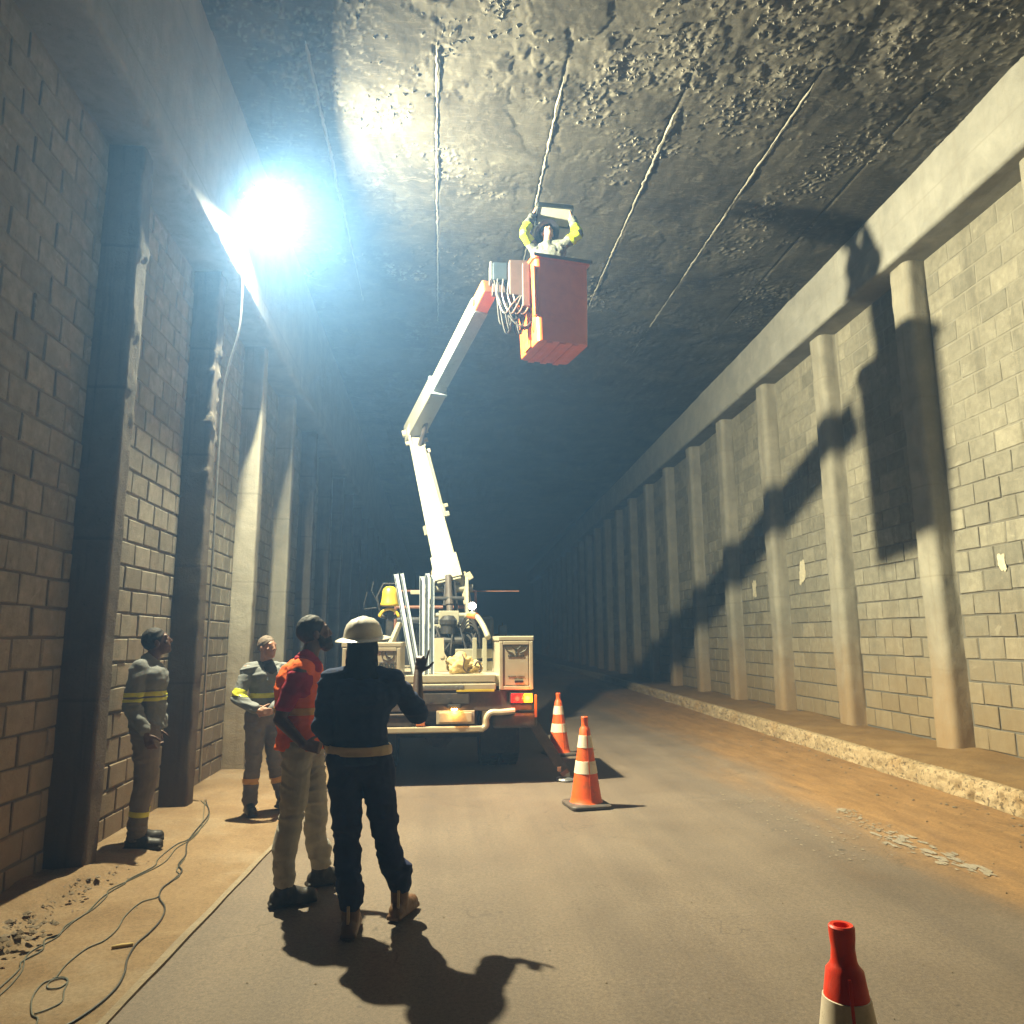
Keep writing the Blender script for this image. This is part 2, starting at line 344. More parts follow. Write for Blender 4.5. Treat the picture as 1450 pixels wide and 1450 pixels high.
def box(bm, lo, hi, bev=0.0, mtx=None, seg=2):
    s = [hi[i] - lo[i] for i in range(3)]; c = [(hi[i] + lo[i]) / 2 for i in range(3)]
    r = bmesh.ops.create_cube(bm, size=1)
    vs = r['verts']
    bmesh.ops.scale(bm, vec=s, verts=vs); bmesh.ops.translate(bm, vec=c, verts=vs)
    if bev > 0:
        es = list({e for v in vs for e in v.link_edges})
        rb = bmesh.ops.bevel(bm, geom=es, offset=min(bev, min(s) * 0.45), segments=seg, affect='EDGES', profile=0.6)
        vs = list({v for f in rb['faces'] for v in f.verts} | {v for v in vs if v.is_valid})
    if mtx is not None: bmesh.ops.transform(bm, matrix=mtx, verts=vs)
    return vs
def frame(a, b, up=(0, 0, 1)):
    """matrix whose Z runs from a to b, origin a"""
    a = Vector(a); d = Vector(b) - a; z = d.normalized(); u = Vector(up)
    if abs(z.dot(u)) > 0.98: u = Vector((0, 1, 0))
    x = u.cross(z).normalized(); y = z.cross(x)
    m = Matrix((x, y, z)).transposed().to_4x4(); m.translation = a
    return m, d.length
def beam(bm, a, b, w0, h0, w1=None, h1=None, bev=0.01, up=(0, 0, 1)):
    """box girder from a to b: w across, h in the direction of 'up'"""
    w1 = w0 if w1 is None else w1; h1 = h0 if h1 is None else h1
    m, L = frame(a, b, up)
    vs = box(bm, (-0.5, -0.5, 0), (0.5, 0.5, L), 0)
    for v in vs:
        t = v.co.z / L
        v.co.x *= w0 + (w1 - w0) * t; v.co.y *= h0 + (h1 - h0) * t
    if bev > 0:
        es = list({e for v in vs for e in v.link_edges})
        rb = bmesh.ops.bevel(bm, geom=es, offset=bev, segments=2, affect='EDGES', profile=0.6)
        vs = list({v for f in rb['faces'] for v in f.verts} | {v for v in vs if v.is_valid})
    bmesh.ops.transform(bm, matrix=m, verts=vs)
def tube(bm, pts, r, n=8, cap=True):
    """round tube along a polyline; r a number or one per point"""
    pts = [Vector(p) for p in pts]; k = len(pts)
    rs = r if isinstance(r, (list, tuple)) else [r] * k
    rings = []; nx = None
    for i, p in enumerate(pts):
        t = (pts[min(i + 1, k - 1)] - pts[max(i - 1, 0)]).normalized()
        if nx is None:
            nx = t.orthogonal().normalized()
        else:
            nx = (nx - t * nx.dot(t)); nx = nx.normalized() if nx.length > 1e-6 else t.orthogonal().normalized()
        ny = t.cross(nx)
        rings.append([bm.verts.new(p + (nx * math.cos(2 * math.pi * j / n) + ny * math.sin(2 * math.pi * j / n)) * rs[i]) for j in range(n)])
    for a, b in zip(rings, rings[1:]):
        for j in range(n): bm.faces.new((a[j], a[(j + 1) % n], b[(j + 1) % n], b[j]))
    if cap:
        bm.faces.new(list(reversed(rings[0]))); bm.faces.new(rings[-1])
def spline(pts, n=6):
    """Catmull-Rom through the points"""
    P = [Vector(p) for p in pts]; P = [2 * P[0] - P[1]] + P + [2 * P[-1] - P[-2]]; out = []
    for i in range(1, len(P) - 2):
        for j in range(n):
            t = j / n; a, b, c, d = P[i - 1], P[i], P[i + 1], P[i + 2]
            out.append(0.5 * ((2 * b) + (c - a) * t + (2 * a - 5 * b + 4 * c - d) * t * t + (3 * b - a - 3 * c + d) * t ** 3))
    out.append(P[-2]); return out
def cyl(bm, a, b, r, n=20, bev=0.0): tube(bm, [a, b], r, n)
def lathe(bm, prof, n=32, c=(0, 0, 0)):
    rings = []
    for (r, z) in prof:
        if r <= 1e-5: rings.append([bm.verts.new((c[0], c[1], c[2] + z))])
        else: rings.append([bm.verts.new((c[0] + r * math.cos(2 * math.pi * j / n), c[1] + r * math.sin(2 * math.pi * j / n), c[2] + z)) for j in range(n)])
    for a, b in zip(rings, rings[1:]):
        for j in range(n):
            A = a[j % len(a)]; A2 = a[(j + 1) % len(a)]; B = b[j % len(b)]; B2 = b[(j + 1) % len(b)]
            q = [A]
            for v in (A2, B2, B):
                if v not in q: q.append(v)
            if len(q) >= 3: bm.faces.new(q)
def part(name, parent, m, build, smooth=False, label=None, kind=None):
    bm = bmesh.new(); build(bm)
    o = link(name, bm_mesh(name, bm, smooth), m, parent)
    if label: o['label'] = label
    if kind: o['kind'] = kind
    return o
def auto_smooth(o, ang=35):
    me = o.data
    me.shade_smooth()
    try: me.set_sharp_from_angle(angle=R(ang))
    except Exception: pass

# value noise on numpy grids
def vnoise(x, y, seed):
    xi = np.floor(x).astype(np.int64); yi = np.floor(y).astype(np.int64); fx = x - xi; fy = y - yi
    fx = fx * fx * (3 - 2 * fx); fy = fy * fy * (3 - 2 * fy)
    def h(a, b):
        n = (a * 374761393 + b * 668265263 + seed * 1442695041) & 0xffffffff
        n = ((n ^ (n >> 13)) * 1274126177) & 0xffffffff
        return ((n ^ (n >> 16)) & 0xffff) / 65535.0
    return (h(xi, yi) * (1 - fx) + h(xi + 1, yi) * fx) * (1 - fy) + (h(xi, yi + 1) * (1 - fx) + h(xi + 1, yi + 1) * fx) * fy
def fbm(x, y, seed, oct=4, gain=0.5):
    s = 0; a = 1; tot = 0
    for i in range(oct):
        s = s + a * vnoise(x * 2 ** i, y * 2 ** i, seed + i * 17); tot += a; a *= gain
    return s / tot
def sstep(x, a, b):
    t = np.clip((x - a) / (b - a), 0, 1); return t * t * (3 - 2 * t)
def grid_mesh(name, X, Y, Z, flip=False, attrs=None, smooth=True):
    ny, nx = X.shape
    co = np.stack([X, Y, Z], -1).reshape(-1, 3).astype(np.float32)
    i = np.arange(ny * nx).reshape(ny, nx)
    q = np.stack([i[:-1, :-1], i[:-1, 1:], i[1:, 1:], i[1:, :-1]], -1).reshape(-1, 4)
    if flip: q = q[:, ::-1]
    me = bpy.data.meshes.new(name)
    me.vertices.add(len(co)); me.vertices.foreach_set('co', co.ravel())
    me.loops.add(q.size); me.loops.foreach_set('vertex_index', np.ascontiguousarray(q).ravel().astype(np.int32))
    me.polygons.add(len(q)); me.polygons.foreach_set('loop_start', np.arange(0, q.size, 4, dtype=np.int32))
    me.update(calc_edges=True)
    for k, v in (attrs or {}).items():
        at = me.attributes.new(k, 'FLOAT', 'POINT'); at.data.foreach_set('value', v.reshape(-1).astype(np.float32))
    if smooth: me.shade_smooth()
    return me
def axis(segs):
    """non-uniform coordinates: list of (start, end, step)"""
    out = []
    for a, b, s in segs: out += list(np.linspace(a, b, max(2, int(round((b - a) / s)) + 1))[:-1])
    out.append(segs[-1][1]); return np.array(out)

# ------------------------------------------------------------------ the setting: ground
Y0, Y1 = -14.0, 70.0
g = link('ground', mesh('ground', [(-300, -300, -0.12), (300, -300, -0.12), (300, 400, -0.12), (-300, 400, -0.12)], [(0, 1, 2, 3)]), M['verge']); tag(g, kind='structure')
def road_left(y): return -1.44 + 0.042 * (y - 3.7)
def kerb_x(y): return 5.17 + 0.047 * (np.minimum(y, 30) - 6.48)
ys = axis([(Y0, 2, 0.5), (2, 14, 0.06), (14, 30, 0.25), (30, Y1, 1.0)])
u = np.linspace(0, 1, 90)
YY, UU = np.meshgrid(ys, u, indexing='ij')
XL = road_left(np.minimum(YY, 20)); XR = kerb_x(YY)
XX = XL + (XR - XL) * UU
ZZ = (fbm(XX * 0.6, YY * 0.4, 3, 4) - 0.5) * 0.02 + (fbm(XX * 6, YY * 6, 5, 3) - 0.5) * 0.004
e = XX - 0.045 * YY
drift = sstep(e + (fbm(XX * 0.9, YY * 0.35, 9, 4) - 0.5) * 1.6, 3.0, 4.9)
ZZ = ZZ + drift * (0.035 + 0.03 * fbm(XX * 3, YY * 2, 21, 4))
tag(link('road', grid_mesh('road', XX, YY, ZZ), M['road']), kind='structure')
# left pavement strip, a little lower than the asphalt, sandy, with a raised dirt ridge at the wall foot
u = np.linspace(0, 1, 46)
YY, UU = np.meshgrid(ys, u, indexing='ij')
XL = np.full_like(YY, -3.1); XR = road_left(np.minimum(YY, 20)) + 0.02
XX = XL + (XR - XL) * UU
near = 1 - sstep(YY, 5.6, 7.0)
ZZ = -0.010 + (fbm(XX * 0.8, YY * 0.8, 31, 4) - 0.5) * 0.012
ridge = (1 - sstep(XX + (fbm(XX * 1.5, YY * 3.2, 41, 4) - 0.5) * 0.45, -2.5, -2.3))
ZZ = ZZ + ridge * (0.02 + near * (0.045 + 0.05 * (fbm(XX * 7, YY * 7, 45, 4) - 0.3)))
tag(link('pavement', grid_mesh('pavement', XX, YY, ZZ), M['pave']), kind='structure')
# pale gutter line along the asphalt edge
V, F = [], []
for i, y in enumerate(np.arange(-4, 30, 0.12)):
    w = 0.04 + 0.008 * math.sin(y * 3.1) * math.sin(y * 1.7)
    x = road_left(min(y, 20)) + 0.002 * math.sin(y * 9)
    V += [(x - w, y, 0.001), (x + 0.012, y, 0.012), (x + 0.012, y, -0.05), (x - w, y, -0.05)]
    if i:
        k = 4 * i
        F += [(k - 4, k - 3, k + 1, k), (k - 3, k - 2, k + 2, k + 1), (k - 1, k - 4, k, k + 3)]
tag(link('gutter_edge', mesh('gutter_edge', V, F), M['edge']), kind='structure')
# right verge between kerb and wall
def wall_x(y): return 6.66 + 0.035 * (y - 9.0)
u = np.linspace(0, 1, 30)
YY, UU = np.meshgrid(ys, u, indexing='ij')
XL = kerb_x(YY) + 0.16; XR = wall_x(YY) + 0.25
XX = XL + (XR - XL) * UU
ZZ = 0.225 + 0.05 * UU + (fbm(XX * 2.5, YY * 2.5, 51, 5) - 0.5) * 0.07
tag(link('verge', grid_mesh('verge', XX, YY, ZZ), M['verge']), kind='structure')
# rough kerb
ky = axis([(Y0, 3, 0.3), (3, 13, 0.018), (13, 24, 0.06), (24, Y1, 0.5)])
prof = [(0.0, -0.08), (0.002, 0.0), (0.004, 0.05), (0.008, 0.09), (0.01, 0.13), (0.014, 0.17), (0.02, 0.21), (0.04, 0.245), (0.07, 0.26), (0.10, 0.262), (0.13, 0.26), (0.17, 0.25), (0.19, 0.2)]
# refine the profile
pr = []
for (a, b) in zip(prof, prof[1:]):
    for j in range(2): pr.append((a[0] + (b[0] - a[0]) * j / 2, a[1] + (b[1] - a[1]) * j / 2))
pr.append(prof[-1]); pr = np.array(pr)
arc = np.concatenate([[0], np.cumsum(np.hypot(*np.diff(pr, axis=0).T))])
YY, A = np.meshgrid(ky, arc, indexing='ij'); _, PX = np.meshgrid(ky, pr[:, 0], indexing='ij'); _, PZ = np.meshgrid(ky, pr[:, 1], indexing='ij')
rough = (fbm(YY * 9, A * 9, 61, 4) - 0.5) * 0.05 - 0.035 * sstep(fbm(YY * 20, A * 20, 71, 2), 0.56, 0.66)
dmask = sstep(PZ, 0.0, 0.05)
XX = kerb_x(YY) + PX - rough * dmask; ZZ = PZ + rough * 0.5 * dmask
tag(link('kerb', grid_mesh('kerb', XX, YY, ZZ, flip=True), M['kerb']), kind='structure')

def road_z(x, y):
    x = np.asarray(x, float); y = np.asarray(y, float)
    z = (fbm(x * 0.6, y * 0.4, 3, 4) - 0.5) * 0.02
    d = sstep(x - 0.045 * y + (fbm(x * 0.9, y * 0.35, 9, 4) - 0.5) * 1.6, 3.0, 4.9)
    return float(z + d * (0.035 + 0.03 * fbm(x * 3, y * 2, 21, 4)))
# worn road marking: flakes of old white paint
V, F = [], []
def flake(x, y, z, r, ax=1.0, n=7, rot=0.0):
    k = len(V); zc = road_z(x, y) + 0.005
    for j in range(n):
        a = 2 * math.pi * j / n; q = r * rnd.uniform(0.55, 1.2)
        px, py = q * math.cos(a), q * ax * math.sin(a)
        V.append((x + px * math.cos(rot) - py * math.sin(rot), y + px * math.sin(rot) + py * math.cos(rot), zc))
    F.append(tuple(range(k, k + n)))
for i in range(230):
    t = rnd.random(); y = 7.15 - 2.0 * t
    x = 3.84 - 0.10 * math.sin(t * 3) + rnd.gauss(0, 0.045 + 0.03 * math.sin(t * 3.1))
    flake(x, y + rnd.uniform(-0.02, 0.02), 0.048, rnd.uniform(0.004, 0.02) * (0.4 + 1.2 * (t > 0.42) * rnd.random() + 0.3), 2.4)
flake(3.83, 7.12, 0.05, 0.07, 0.9, 11)
for i in range(130):
    flake(rnd.uniform(2.9, 3.7), rnd.uniform(5.6, 8.2), 0.046, rnd.uniform(0.004, 0.012), 2.0)
mk = link('road_marking', mesh('road_marking', V, F), M['marking']); tag(mk, kind='structure')

# loose stones: rubble at the left wall foot, grit on soil and asphalt
def stone_mesh(places, name):
    V, F = [], []
    ico = [(0, 0, 1), (0.9, 0, 0.3), (0.3, 0.85, 0.3), (-0.7, 0.5, 0.3), (-0.7, -0.5, 0.3), (0.3, -0.85, 0.3), (0, 0, -0.5)]
    fc = [(0, 1, 2), (0, 2, 3), (0, 3, 4), (0, 4, 5), (0, 5, 1), (6, 2, 1), (6, 3, 2), (6, 4, 3), (6, 5, 4), (6, 1, 5)]
    for (x, y, z, r) in places:
        if z is None: z = road_z(x, y) + 0.001
        k = len(V); a = rnd.uniform(0, 6.3); sx, sy, sz = (rnd.uniform(0.6, 1.3) for _ in range(3))
        for p in ico:
            q = [c * rnd.uniform(0.75, 1.2) for c in p]
            X_, Y_ = q[0] * sx * r, q[1] * sy * r
            V.append((x + X_ * math.cos(a) - Y_ * math.sin(a), y + X_ * math.sin(a) + Y_ * math.cos(a), z + q[2] * sz * r * 0.7))
        F += [tuple(k + i for i in f) for f in fc]
    return mesh(name, V, F)
pl = []
for i in range(260):
    y = rnd.uniform(4.2, 6.0); pl.append((rnd.gauss(-2.48, 0.13), y, 0.045, abs(rnd.gauss(0.006, 0.007)) + 0.003))
for i in range(34): pl.append((rnd.gauss(-2.33, 0.08), rnd.gauss(4.7, 0.1), 0.05, rnd.uniform(0.01, 0.034)))
tag(link('rubble', stone_mesh(pl, 'rubble'), M['stone']), kind='stuff')
pl = []
for i in range(220):
    y = rnd.uniform(4, 16); pl.append((float(kerb_x(y)) - abs(rnd.gauss(0, 0.55)) - 0.02, y, None, abs(rnd.gauss(0.008, 0.009)) + 0.003))
for i in range(240): pl.append((rnd.uniform(-1.3, 3.4), rnd.uniform(2.6, 9), None, rnd.uniform(0.002, 0.007)))
for i in range(80): pl.append((rnd.uniform(-2.3, -1.45), rnd.uniform(3.6, 9), -0.01, rnd.uniform(0.002, 0.009)))
tag(link('gravel', stone_mesh(pl, 'gravel'), M['stone']), kind='stuff')

# ------------------------------------------------------------------ ceiling: precast slabs with mortar ridges
H = 7.70
ceil = bpy.data.objects.new('ceiling', None); COL.objects.link(ceil); tag(ceil, kind='structure')
joints = [-2.82, -1.44, -0.10, 1.29, 2.68, 4.07, 5.45, 6.95]
cy = axis([(Y0, 3.5, 0.5), (3.5, 14.5, 0.02), (14.5, 20, 0.06), (20, 30, 0.25), (30, Y1, 1.0)])
def relief(X, Y):
    nearf = 1 - sstep(Y, 6.6, 8.6)
    rgt = sstep(X, 0.2, 3.2)
    # spalled, crumbly patches
    blob = fbm(X * 0.85 + 3, Y * 0.8, 101, 5, 0.55)
    patch = sstep(blob + 0.15 * nearf + 0.05 * rgt, 0.53, 0.66) * (1 - 0.7 * sstep(Y, 12, 16))
    crumb = vnoise(X * 22 + 3 * vnoise(X * 4, Y * 4, 7), Y * 17 + 3 * vnoise(X * 3, Y * 3, 8), 111)
    crumb2 = vnoise(X * 43, Y * 30, 131)
    dens = vnoise(X * 2.2, Y * 1.6, 151)
    cr = sstep(crumb * 0.55 + crumb2 * 0.6 + 0.5 * (dens - 0.5), 0.70, 0.95)
    h = (fbm(X * 1.1, Y * 0.9, 141, 3) - 0.5) * 0.03 + (fbm(X * 6, Y * 3, 121, 4) - 0.5) * 0.014
    h = h + nearf * (fbm(X * 4, Y * 3, 161, 6, 0.72) - 0.5) * 0.04
    plate = sstep(fbm(X * 1.7 + 9, Y * 1.5, 181, 6, 0.62) + 0.05 * nearf, 0.555, 0.575) * (0.4 + 0.6 * nearf)
    h = h - patch * 0.008 + patch * cr * 0.013 - 0.016 * plate
    # brush strokes and broken skim-coat plates in the smooth plaster
    h = h + (vnoise(X * 9 + Y * 2.5, Y * 30 - X * 6, 171) - 0.5) * 0.004
    return h, np.clip(patch * cr * 0.8 + 0.25 * plate, 0, 1)
for a, b in zip(joints, joints[1:]):
    nx = int((b - a) / 0.02)
    xs = np.linspace(a, b, nx)
    YY, XX = np.meshgrid(cy, xs, indexing='ij')
    h, p = relief(XX, YY)
    edge = np.minimum(XX - a, b - XX)
    lift = 0.02 * (1 - sstep(edge, 0.0, 0.03)) * sstep(YY, 6.4, 7.2) * (1 - sstep(YY, 11, 14))
    off = 0.012 * (vnoise(np.array([a * 3.3]), np.array([0.5]), 5)[0] - 0.5)
    link('ceiling_slab', grid_mesh('ceiling_slab', XX, YY, H - h + lift + off, flip=True, attrs={'peel': p}), M['ceiling'], ceil)
for j, x in enumerate(joints[1:-2]):
    ys_ = 6.75 + [0.1, 0.0, 0.35, 0.7, 0.2, 0.4][j % 6]
    yend = [12.8, 13.6, 14.5, 14.5, 15.5][j]
    yv = axis([(ys_, yend, 0.02)])
    ang = np.linspace(-0.2, math.pi + 0.2, 8)
    YY, AA = np.meshgrid(yv, ang, indexing='ij')
    wid = 0.016 + 0.016 * (fbm(YY * 4, AA * 0 + j * 7.0, 201, 4) - 0.5)
    wid = wid + 0.012 * sstep(fbm(YY * 9, AA, 231, 3), 0.62, 0.75)
    taper = sstep(YY, ys_, ys_ + 0.3) * (1 - sstep(YY, yend - 3.0, yend))
    wid = wid * (0.3 + 0.7 * taper) * (0.55 + 0.75 * fbm(YY * 1.1, YY * 0 + j * 5.0, 251, 3))
    wob = 0.018 * (fbm(YY * 1.3, YY * 0 + j * 3.1, 211, 3) - 0.5) + 0.02 * (fbm(YY * 12, YY * 0 + j, 221, 2) - 0.5)
    XX = x + wob + np.cos(AA) * wid
    gap = sstep(fbm(YY * 2.6, YY * 0 + j * 2.0, 261, 4), 0.36, 0.46)
    ZZ = H + 0.004 - np.sin(AA) * (wid * 0.8) * (0.25 + 0.75 * gap) + 0.008 * (fbm(YY * 25, AA * 3, 241, 2) - 0.5)
    link('mortar_ridge', grid_mesh('mortar_ridge', XX, YY, ZZ, flip=True), M['ridge'], ceil)
# crumbs of plaster hanging from the spalled slab faces
tx = rng.uniform(-1.3, 5.9, 60000); ty = rng.uniform(4.6, 13.5, 60000)
hh, pp = relief(tx, ty)
nearw = 0.5 + 0.5 * (1 - sstep(ty, 7.5, 10))
keep = (pp > 0.35) & (rng.random(60000) < 0.5 * nearw)
V, F = [], []
for x, y, h in zip(tx[keep][:2200], ty[keep][:2200], hh[keep][:2200]):
    k = len(V); s = rnd.uniform(0.004, 0.016); a = rnd.gauss(0.5, 0.5); l = s * rnd.uniform(1, 2.6)
    for (px, py, pz) in ((1, 0, 0), (0, 1, 0), (-1, 0, 0), (0, -1, 0), (0.1, 0.1, 1), (0, 0, -0.6)):
        X_, Y_ = px * s * rnd.uniform(0.7, 1.2), py * l * rnd.uniform(0.7, 1.2)
        V.append((x + X_ * math.cos(a) + Y_ * math.sin(a), y - X_ * math.sin(a) + Y_ * math.cos(a), H - h - pz * s * 1.2))
    F += [(k, k + 1, k + 4), (k + 1, k + 2, k + 4), (k + 2, k + 3, k + 4), (k + 3, k, k + 4), (k + 1, k, k + 5), (k + 2, k + 1, k + 5), (k + 3, k + 2, k + 5), (k, k + 3, k + 5)]
cr = link('plaster_crumbs', mesh('plaster_crumbs', V, F), M['crumb'], ceil); cr['kind'] = 'stuff'

# ------------------------------------------------------------------ walls
def block_geo(w, h, d, r):
    """front of a block facing +x, base at x=0, uneven chamfered corners"""
    j = lambda s: rnd.uniform(-s, s)
    c = 0.007
    back = [(0, -w / 2, -h / 2), (0, w / 2, -h / 2), (0, w / 2, h / 2), (0, -w / 2, h / 2)]
    mid = [(d - c, p[1] + j(r), p[2] + j(r)) for p in back]
    front = [(d + j(0.002), m[1] * (1 - 2 * c / w) + j(0.002), m[2] * (1 - 2 * c / h) + j(0.002)) for m in mid]
    V = back + mid + front
    F = []
    for i in range(4):
        k = (i + 1) % 4
        F += [(i, k, 4 + k, 4 + i), (4 + i, 4 + k, 8 + k, 8 + i)]
    F.append((8, 9, 10, 11))
    return V, F
def tint_mesh(name, V, F, tints):
    me = mesh(name, V, F)
    at = me.attributes.new('tint', 'FLOAT', 'FACE'); at.data.foreach_set('value', np.array(tints, dtype=np.float32))
    return me
variants = {}
def block_variant(k, m, wide, BH):
    key = (k, m.name, wide)
    if key not in variants:
        V, F = block_geo(wide - 0.022, BH - 0.022, 0.016, 0.007)
        variants[key] = tint_mesh('concrete_block', V, F, [rnd.random()] * len(F))
        variants[key].materials.append(m)
    return variants[key]

def build_wall(name, loc, rot, side, pillars, pw, pd, z0, ztop, m_block, label, yfrom, yto, blocks_max, flush, BW, BH):
    """local frame: y along the tunnel, blocks look along -x*side"""
    w = bpy.data.objects.new(name, mesh(name, *quad_wall(side, z0, ztop))); COL.objects.link(w)
    w.data.materials.append(M['mortar']); w.location = loc; w.rotation_euler = (0, 0, rot)
    tag(w, label, 'wall')
    rows = int((ztop - z0) / BH)
    bays = []
    ps = sorted(pillars)
    for a, b in zip(ps, ps[1:]): bays.append((a + pw, b))
    cells = []
    for a, b in bays:
        for r in range(rows):
            zc = z0 + BH * (r + 0.5)
            y = a; off = BW * 0.5 if r % 2 else 0.0
            first = BW - off if off else BW
            while y < b - 0.06:
                ln = min(first, b - y); first = BW
                if ln > 0.07: cells.append((y + ln / 2, zc, ln))
                y += ln
    cells = [c for c in cells if yfrom <= c[0] <= yto]
    full = sorted(cells, key=lambda c: c[0])
    ind, rest = full[:blocks_max], full[blocks_max:]
    for (y, z, ln) in ind:
        wide = round(ln, 2)
        me = block_variant(rnd.randrange(9), m_block, wide, BH)
        o = bpy.data.objects.new('concrete_block', me); COL.objects.link(o); o.parent = w
        o.location = (0, y + rnd.uniform(-0.004, 0.004), z + rnd.uniform(-0.004, 0.004))
        k = flush(z) * rnd.uniform(0.55, 1.4)
        o.scale = (k if side < 0 else -k, 1, 1)
        o.rotation_euler = (rnd.gauss(0, 0.009), 0, rnd.gauss(0, 0.006))
    V, F, T = [], [], []
    for (y, z, ln) in rest:
        v, f = block_geo(ln - 0.022, BH - 0.022, 0.016, 0.004)
        k = flush(z) * rnd.uniform(0.75, 1.25) * (1 if side < 0 else -1)
        n = len(V); V += [(p[0] * k, p[1] + y, p[2] + z) for p in v]
        F += [tuple(n + i for i in q) for q in f]; T += [rnd.random()] * len(f)
    me = tint_mesh('far_concrete_blocks', V, F, T); me.materials.append(m_block)
    o = bpy.data.objects.new('far_concrete_blocks', me); COL.objects.link(o); o.parent = w; o['kind'] = 'stuff'
    return w
def quad_wall(side, z0, z1):
    d = 0.3 * side
    V = [(0, Y0, z0 - 0.5), (0, Y1, z0 - 0.5), (0, Y1, z1), (0, Y0, z1), (d, Y0, z0 - 0.5), (d, Y1, z0 - 0.5), (d, Y1, z1), (d, Y0, z1)]
    return V, [(0, 1, 2, 3), (4, 5, 6, 7), (3, 2, 6, 7), (0, 3, 7, 4), (1, 5, 6, 2)]
def rough_prism(name, w, d, z0, z1, seed, rad=0.05, amp=0.012, step=0.045, dribble=0.0):
    """pillar: y 0..w, front at x=-d (towards -x), open back at x=0"""
    pts = []
    def seg(a, b, n): return [(a[0] + (b[0] - a[0]) * i / n, a[1] + (b[1] - a[1]) * i / n) for i in range(n)]
    n1 = max(2, int((d - rad) / step)); n2 = max(3, int((w - 2 * rad) / step))
    pts += seg((0, 0), (-d + rad, 0), n1)
    pts += [(-d + rad - rad * math.sin(t), rad - rad * math.cos(t)) for t in np.linspace(0, math.pi / 2, 5)[:-1]]
    pts += seg((-d, rad), (-d, w - rad), n2)
    pts += [(-d + rad - rad * math.cos(t), w - rad + rad * math.sin(t)) for t in np.linspace(0, math.pi / 2, 5)[:-1]]
    pts += seg((-d + rad, w), (0, w), n1) + [(0, w)]
    P = np.array(pts); arc = np.concatenate([[0], np.cumsum(np.hypot(*np.diff(P, axis=0).T))])
    zs = np.arange(z0, z1 + step, step); zs[-1] = z1
    ZZ, PX = np.meshgrid(zs, P[:, 0], indexing='ij'); _, PY = np.meshgrid(zs, P[:, 1], indexing='ij'); _, A = np.meshgrid(zs, arc, indexing='ij')
    n = (fbm(A * 5 + seed, ZZ * 3, seed, 4) - 0.5) * 2 * amp + (fbm(A * 1.3 + seed, ZZ * 0.7, seed + 9, 2) - 0.5) * 2 * amp
    if dribble:
        n = n + dribble * sstep(fbm(A * 9, ZZ * 7, seed + 3, 3), 0.55, 0.7) * sstep(ZZ, 2.6, 4.5)
    cxm, cym = 0, w / 2
    nx_ = np.where(PX < -d * 0.6, -1.0, 0.0); ny_ = np.where(PY < rad, -1.0, np.where(PY > w - rad, 1.0, 0.0))
    msk = (PX < -0.01)
    return grid_mesh(name, PX + nx_ * n * msk, PY + ny_ * n * msk, ZZ, flip=False)
# right wall (turned 2 degrees)
RP = [3.95 + 2.53 * i - 2.53 * 7 for i in range(33)]
RW_ROT = -math.atan(0.035)
rw = build_wall('retaining_wall', (6.66 - 0.035 * 9.0, 0, 0), RW_ROT, 1, RP, 0.42, 0.3, 0.27, 6.8, M['block_r'],
                'tall pale concrete block wall on the right with ribs and the big bucket shadow on it', 4.2, 44, 300,
                lambda z: 1.0 if z < 3.2 else max(0.38, 1.0 - (z - 3.2) * 0.5), 0.46, 0.272)
pv = [rough_prism('pillar', 0.42, 0.28, 0.15, 6.802, s, 0.09, 0.014, 0.03) for s in (300, 320, 340)]
for m_ in pv: m_.materials.append(M['pillar_r'])
for i, y in enumerate(RP):
    if -8 < y < 60:
        o = bpy.data.objects.new('pillar', pv[i % 3]); COL.objects.link(o); o.parent = rw; o.location = (0.004, y, 0)
# right beam, with a dead-straight lower arris
def beam_mesh(name, x0, x1, z0, z1, seed, flip):
    P = [(x1, z0)]; n = 10
    P = [(x1 + (x0 - x1) * i / n, z0) for i in range(n)]
    P += [(x0, z0 + (z1 - z0) * i / 22) for i in range(23)]
    P = np.array(P); arc = np.concatenate([[0], np.cumsum(np.hypot(*np.diff(P, axis=0).T))])
    yv = axis([(Y0, 3, 0.5), (3, 16, 0.05), (16, 30, 0.2), (30, Y1, 1)])
    YY, PX = np.meshgrid(yv, P[:, 0], indexing='ij'); _, PZ = np.meshgrid(yv, P[:, 1], indexing='ij'); _, A = np.meshgrid(yv, arc, indexing='ij')
    nn = (fbm(YY * 1.5, A * 2, seed, 4) - 0.5) * 0.02
    face = np.abs(PX - x0) < 1e-4
    chip = 0.03 * sstep(fbm(YY * 5, A * 0, seed + 5, 3), 0.68, 0.8) * (np.abs(PZ - z0) < 0.06) * face
    sgn = 1 if x1 > x0 else -1
    return grid_mesh(name, PX + sgn * (np.where(face, nn, 0) + chip), YY, PZ + np.where(face, 0, nn) + chip * 0.8, flip=flip)
o = link('edge_beam', beam_mesh('edge_beam', -0.46, 0.28, 6.8, H + 0.06, 401, False), M['beam_r']); o.parent = rw
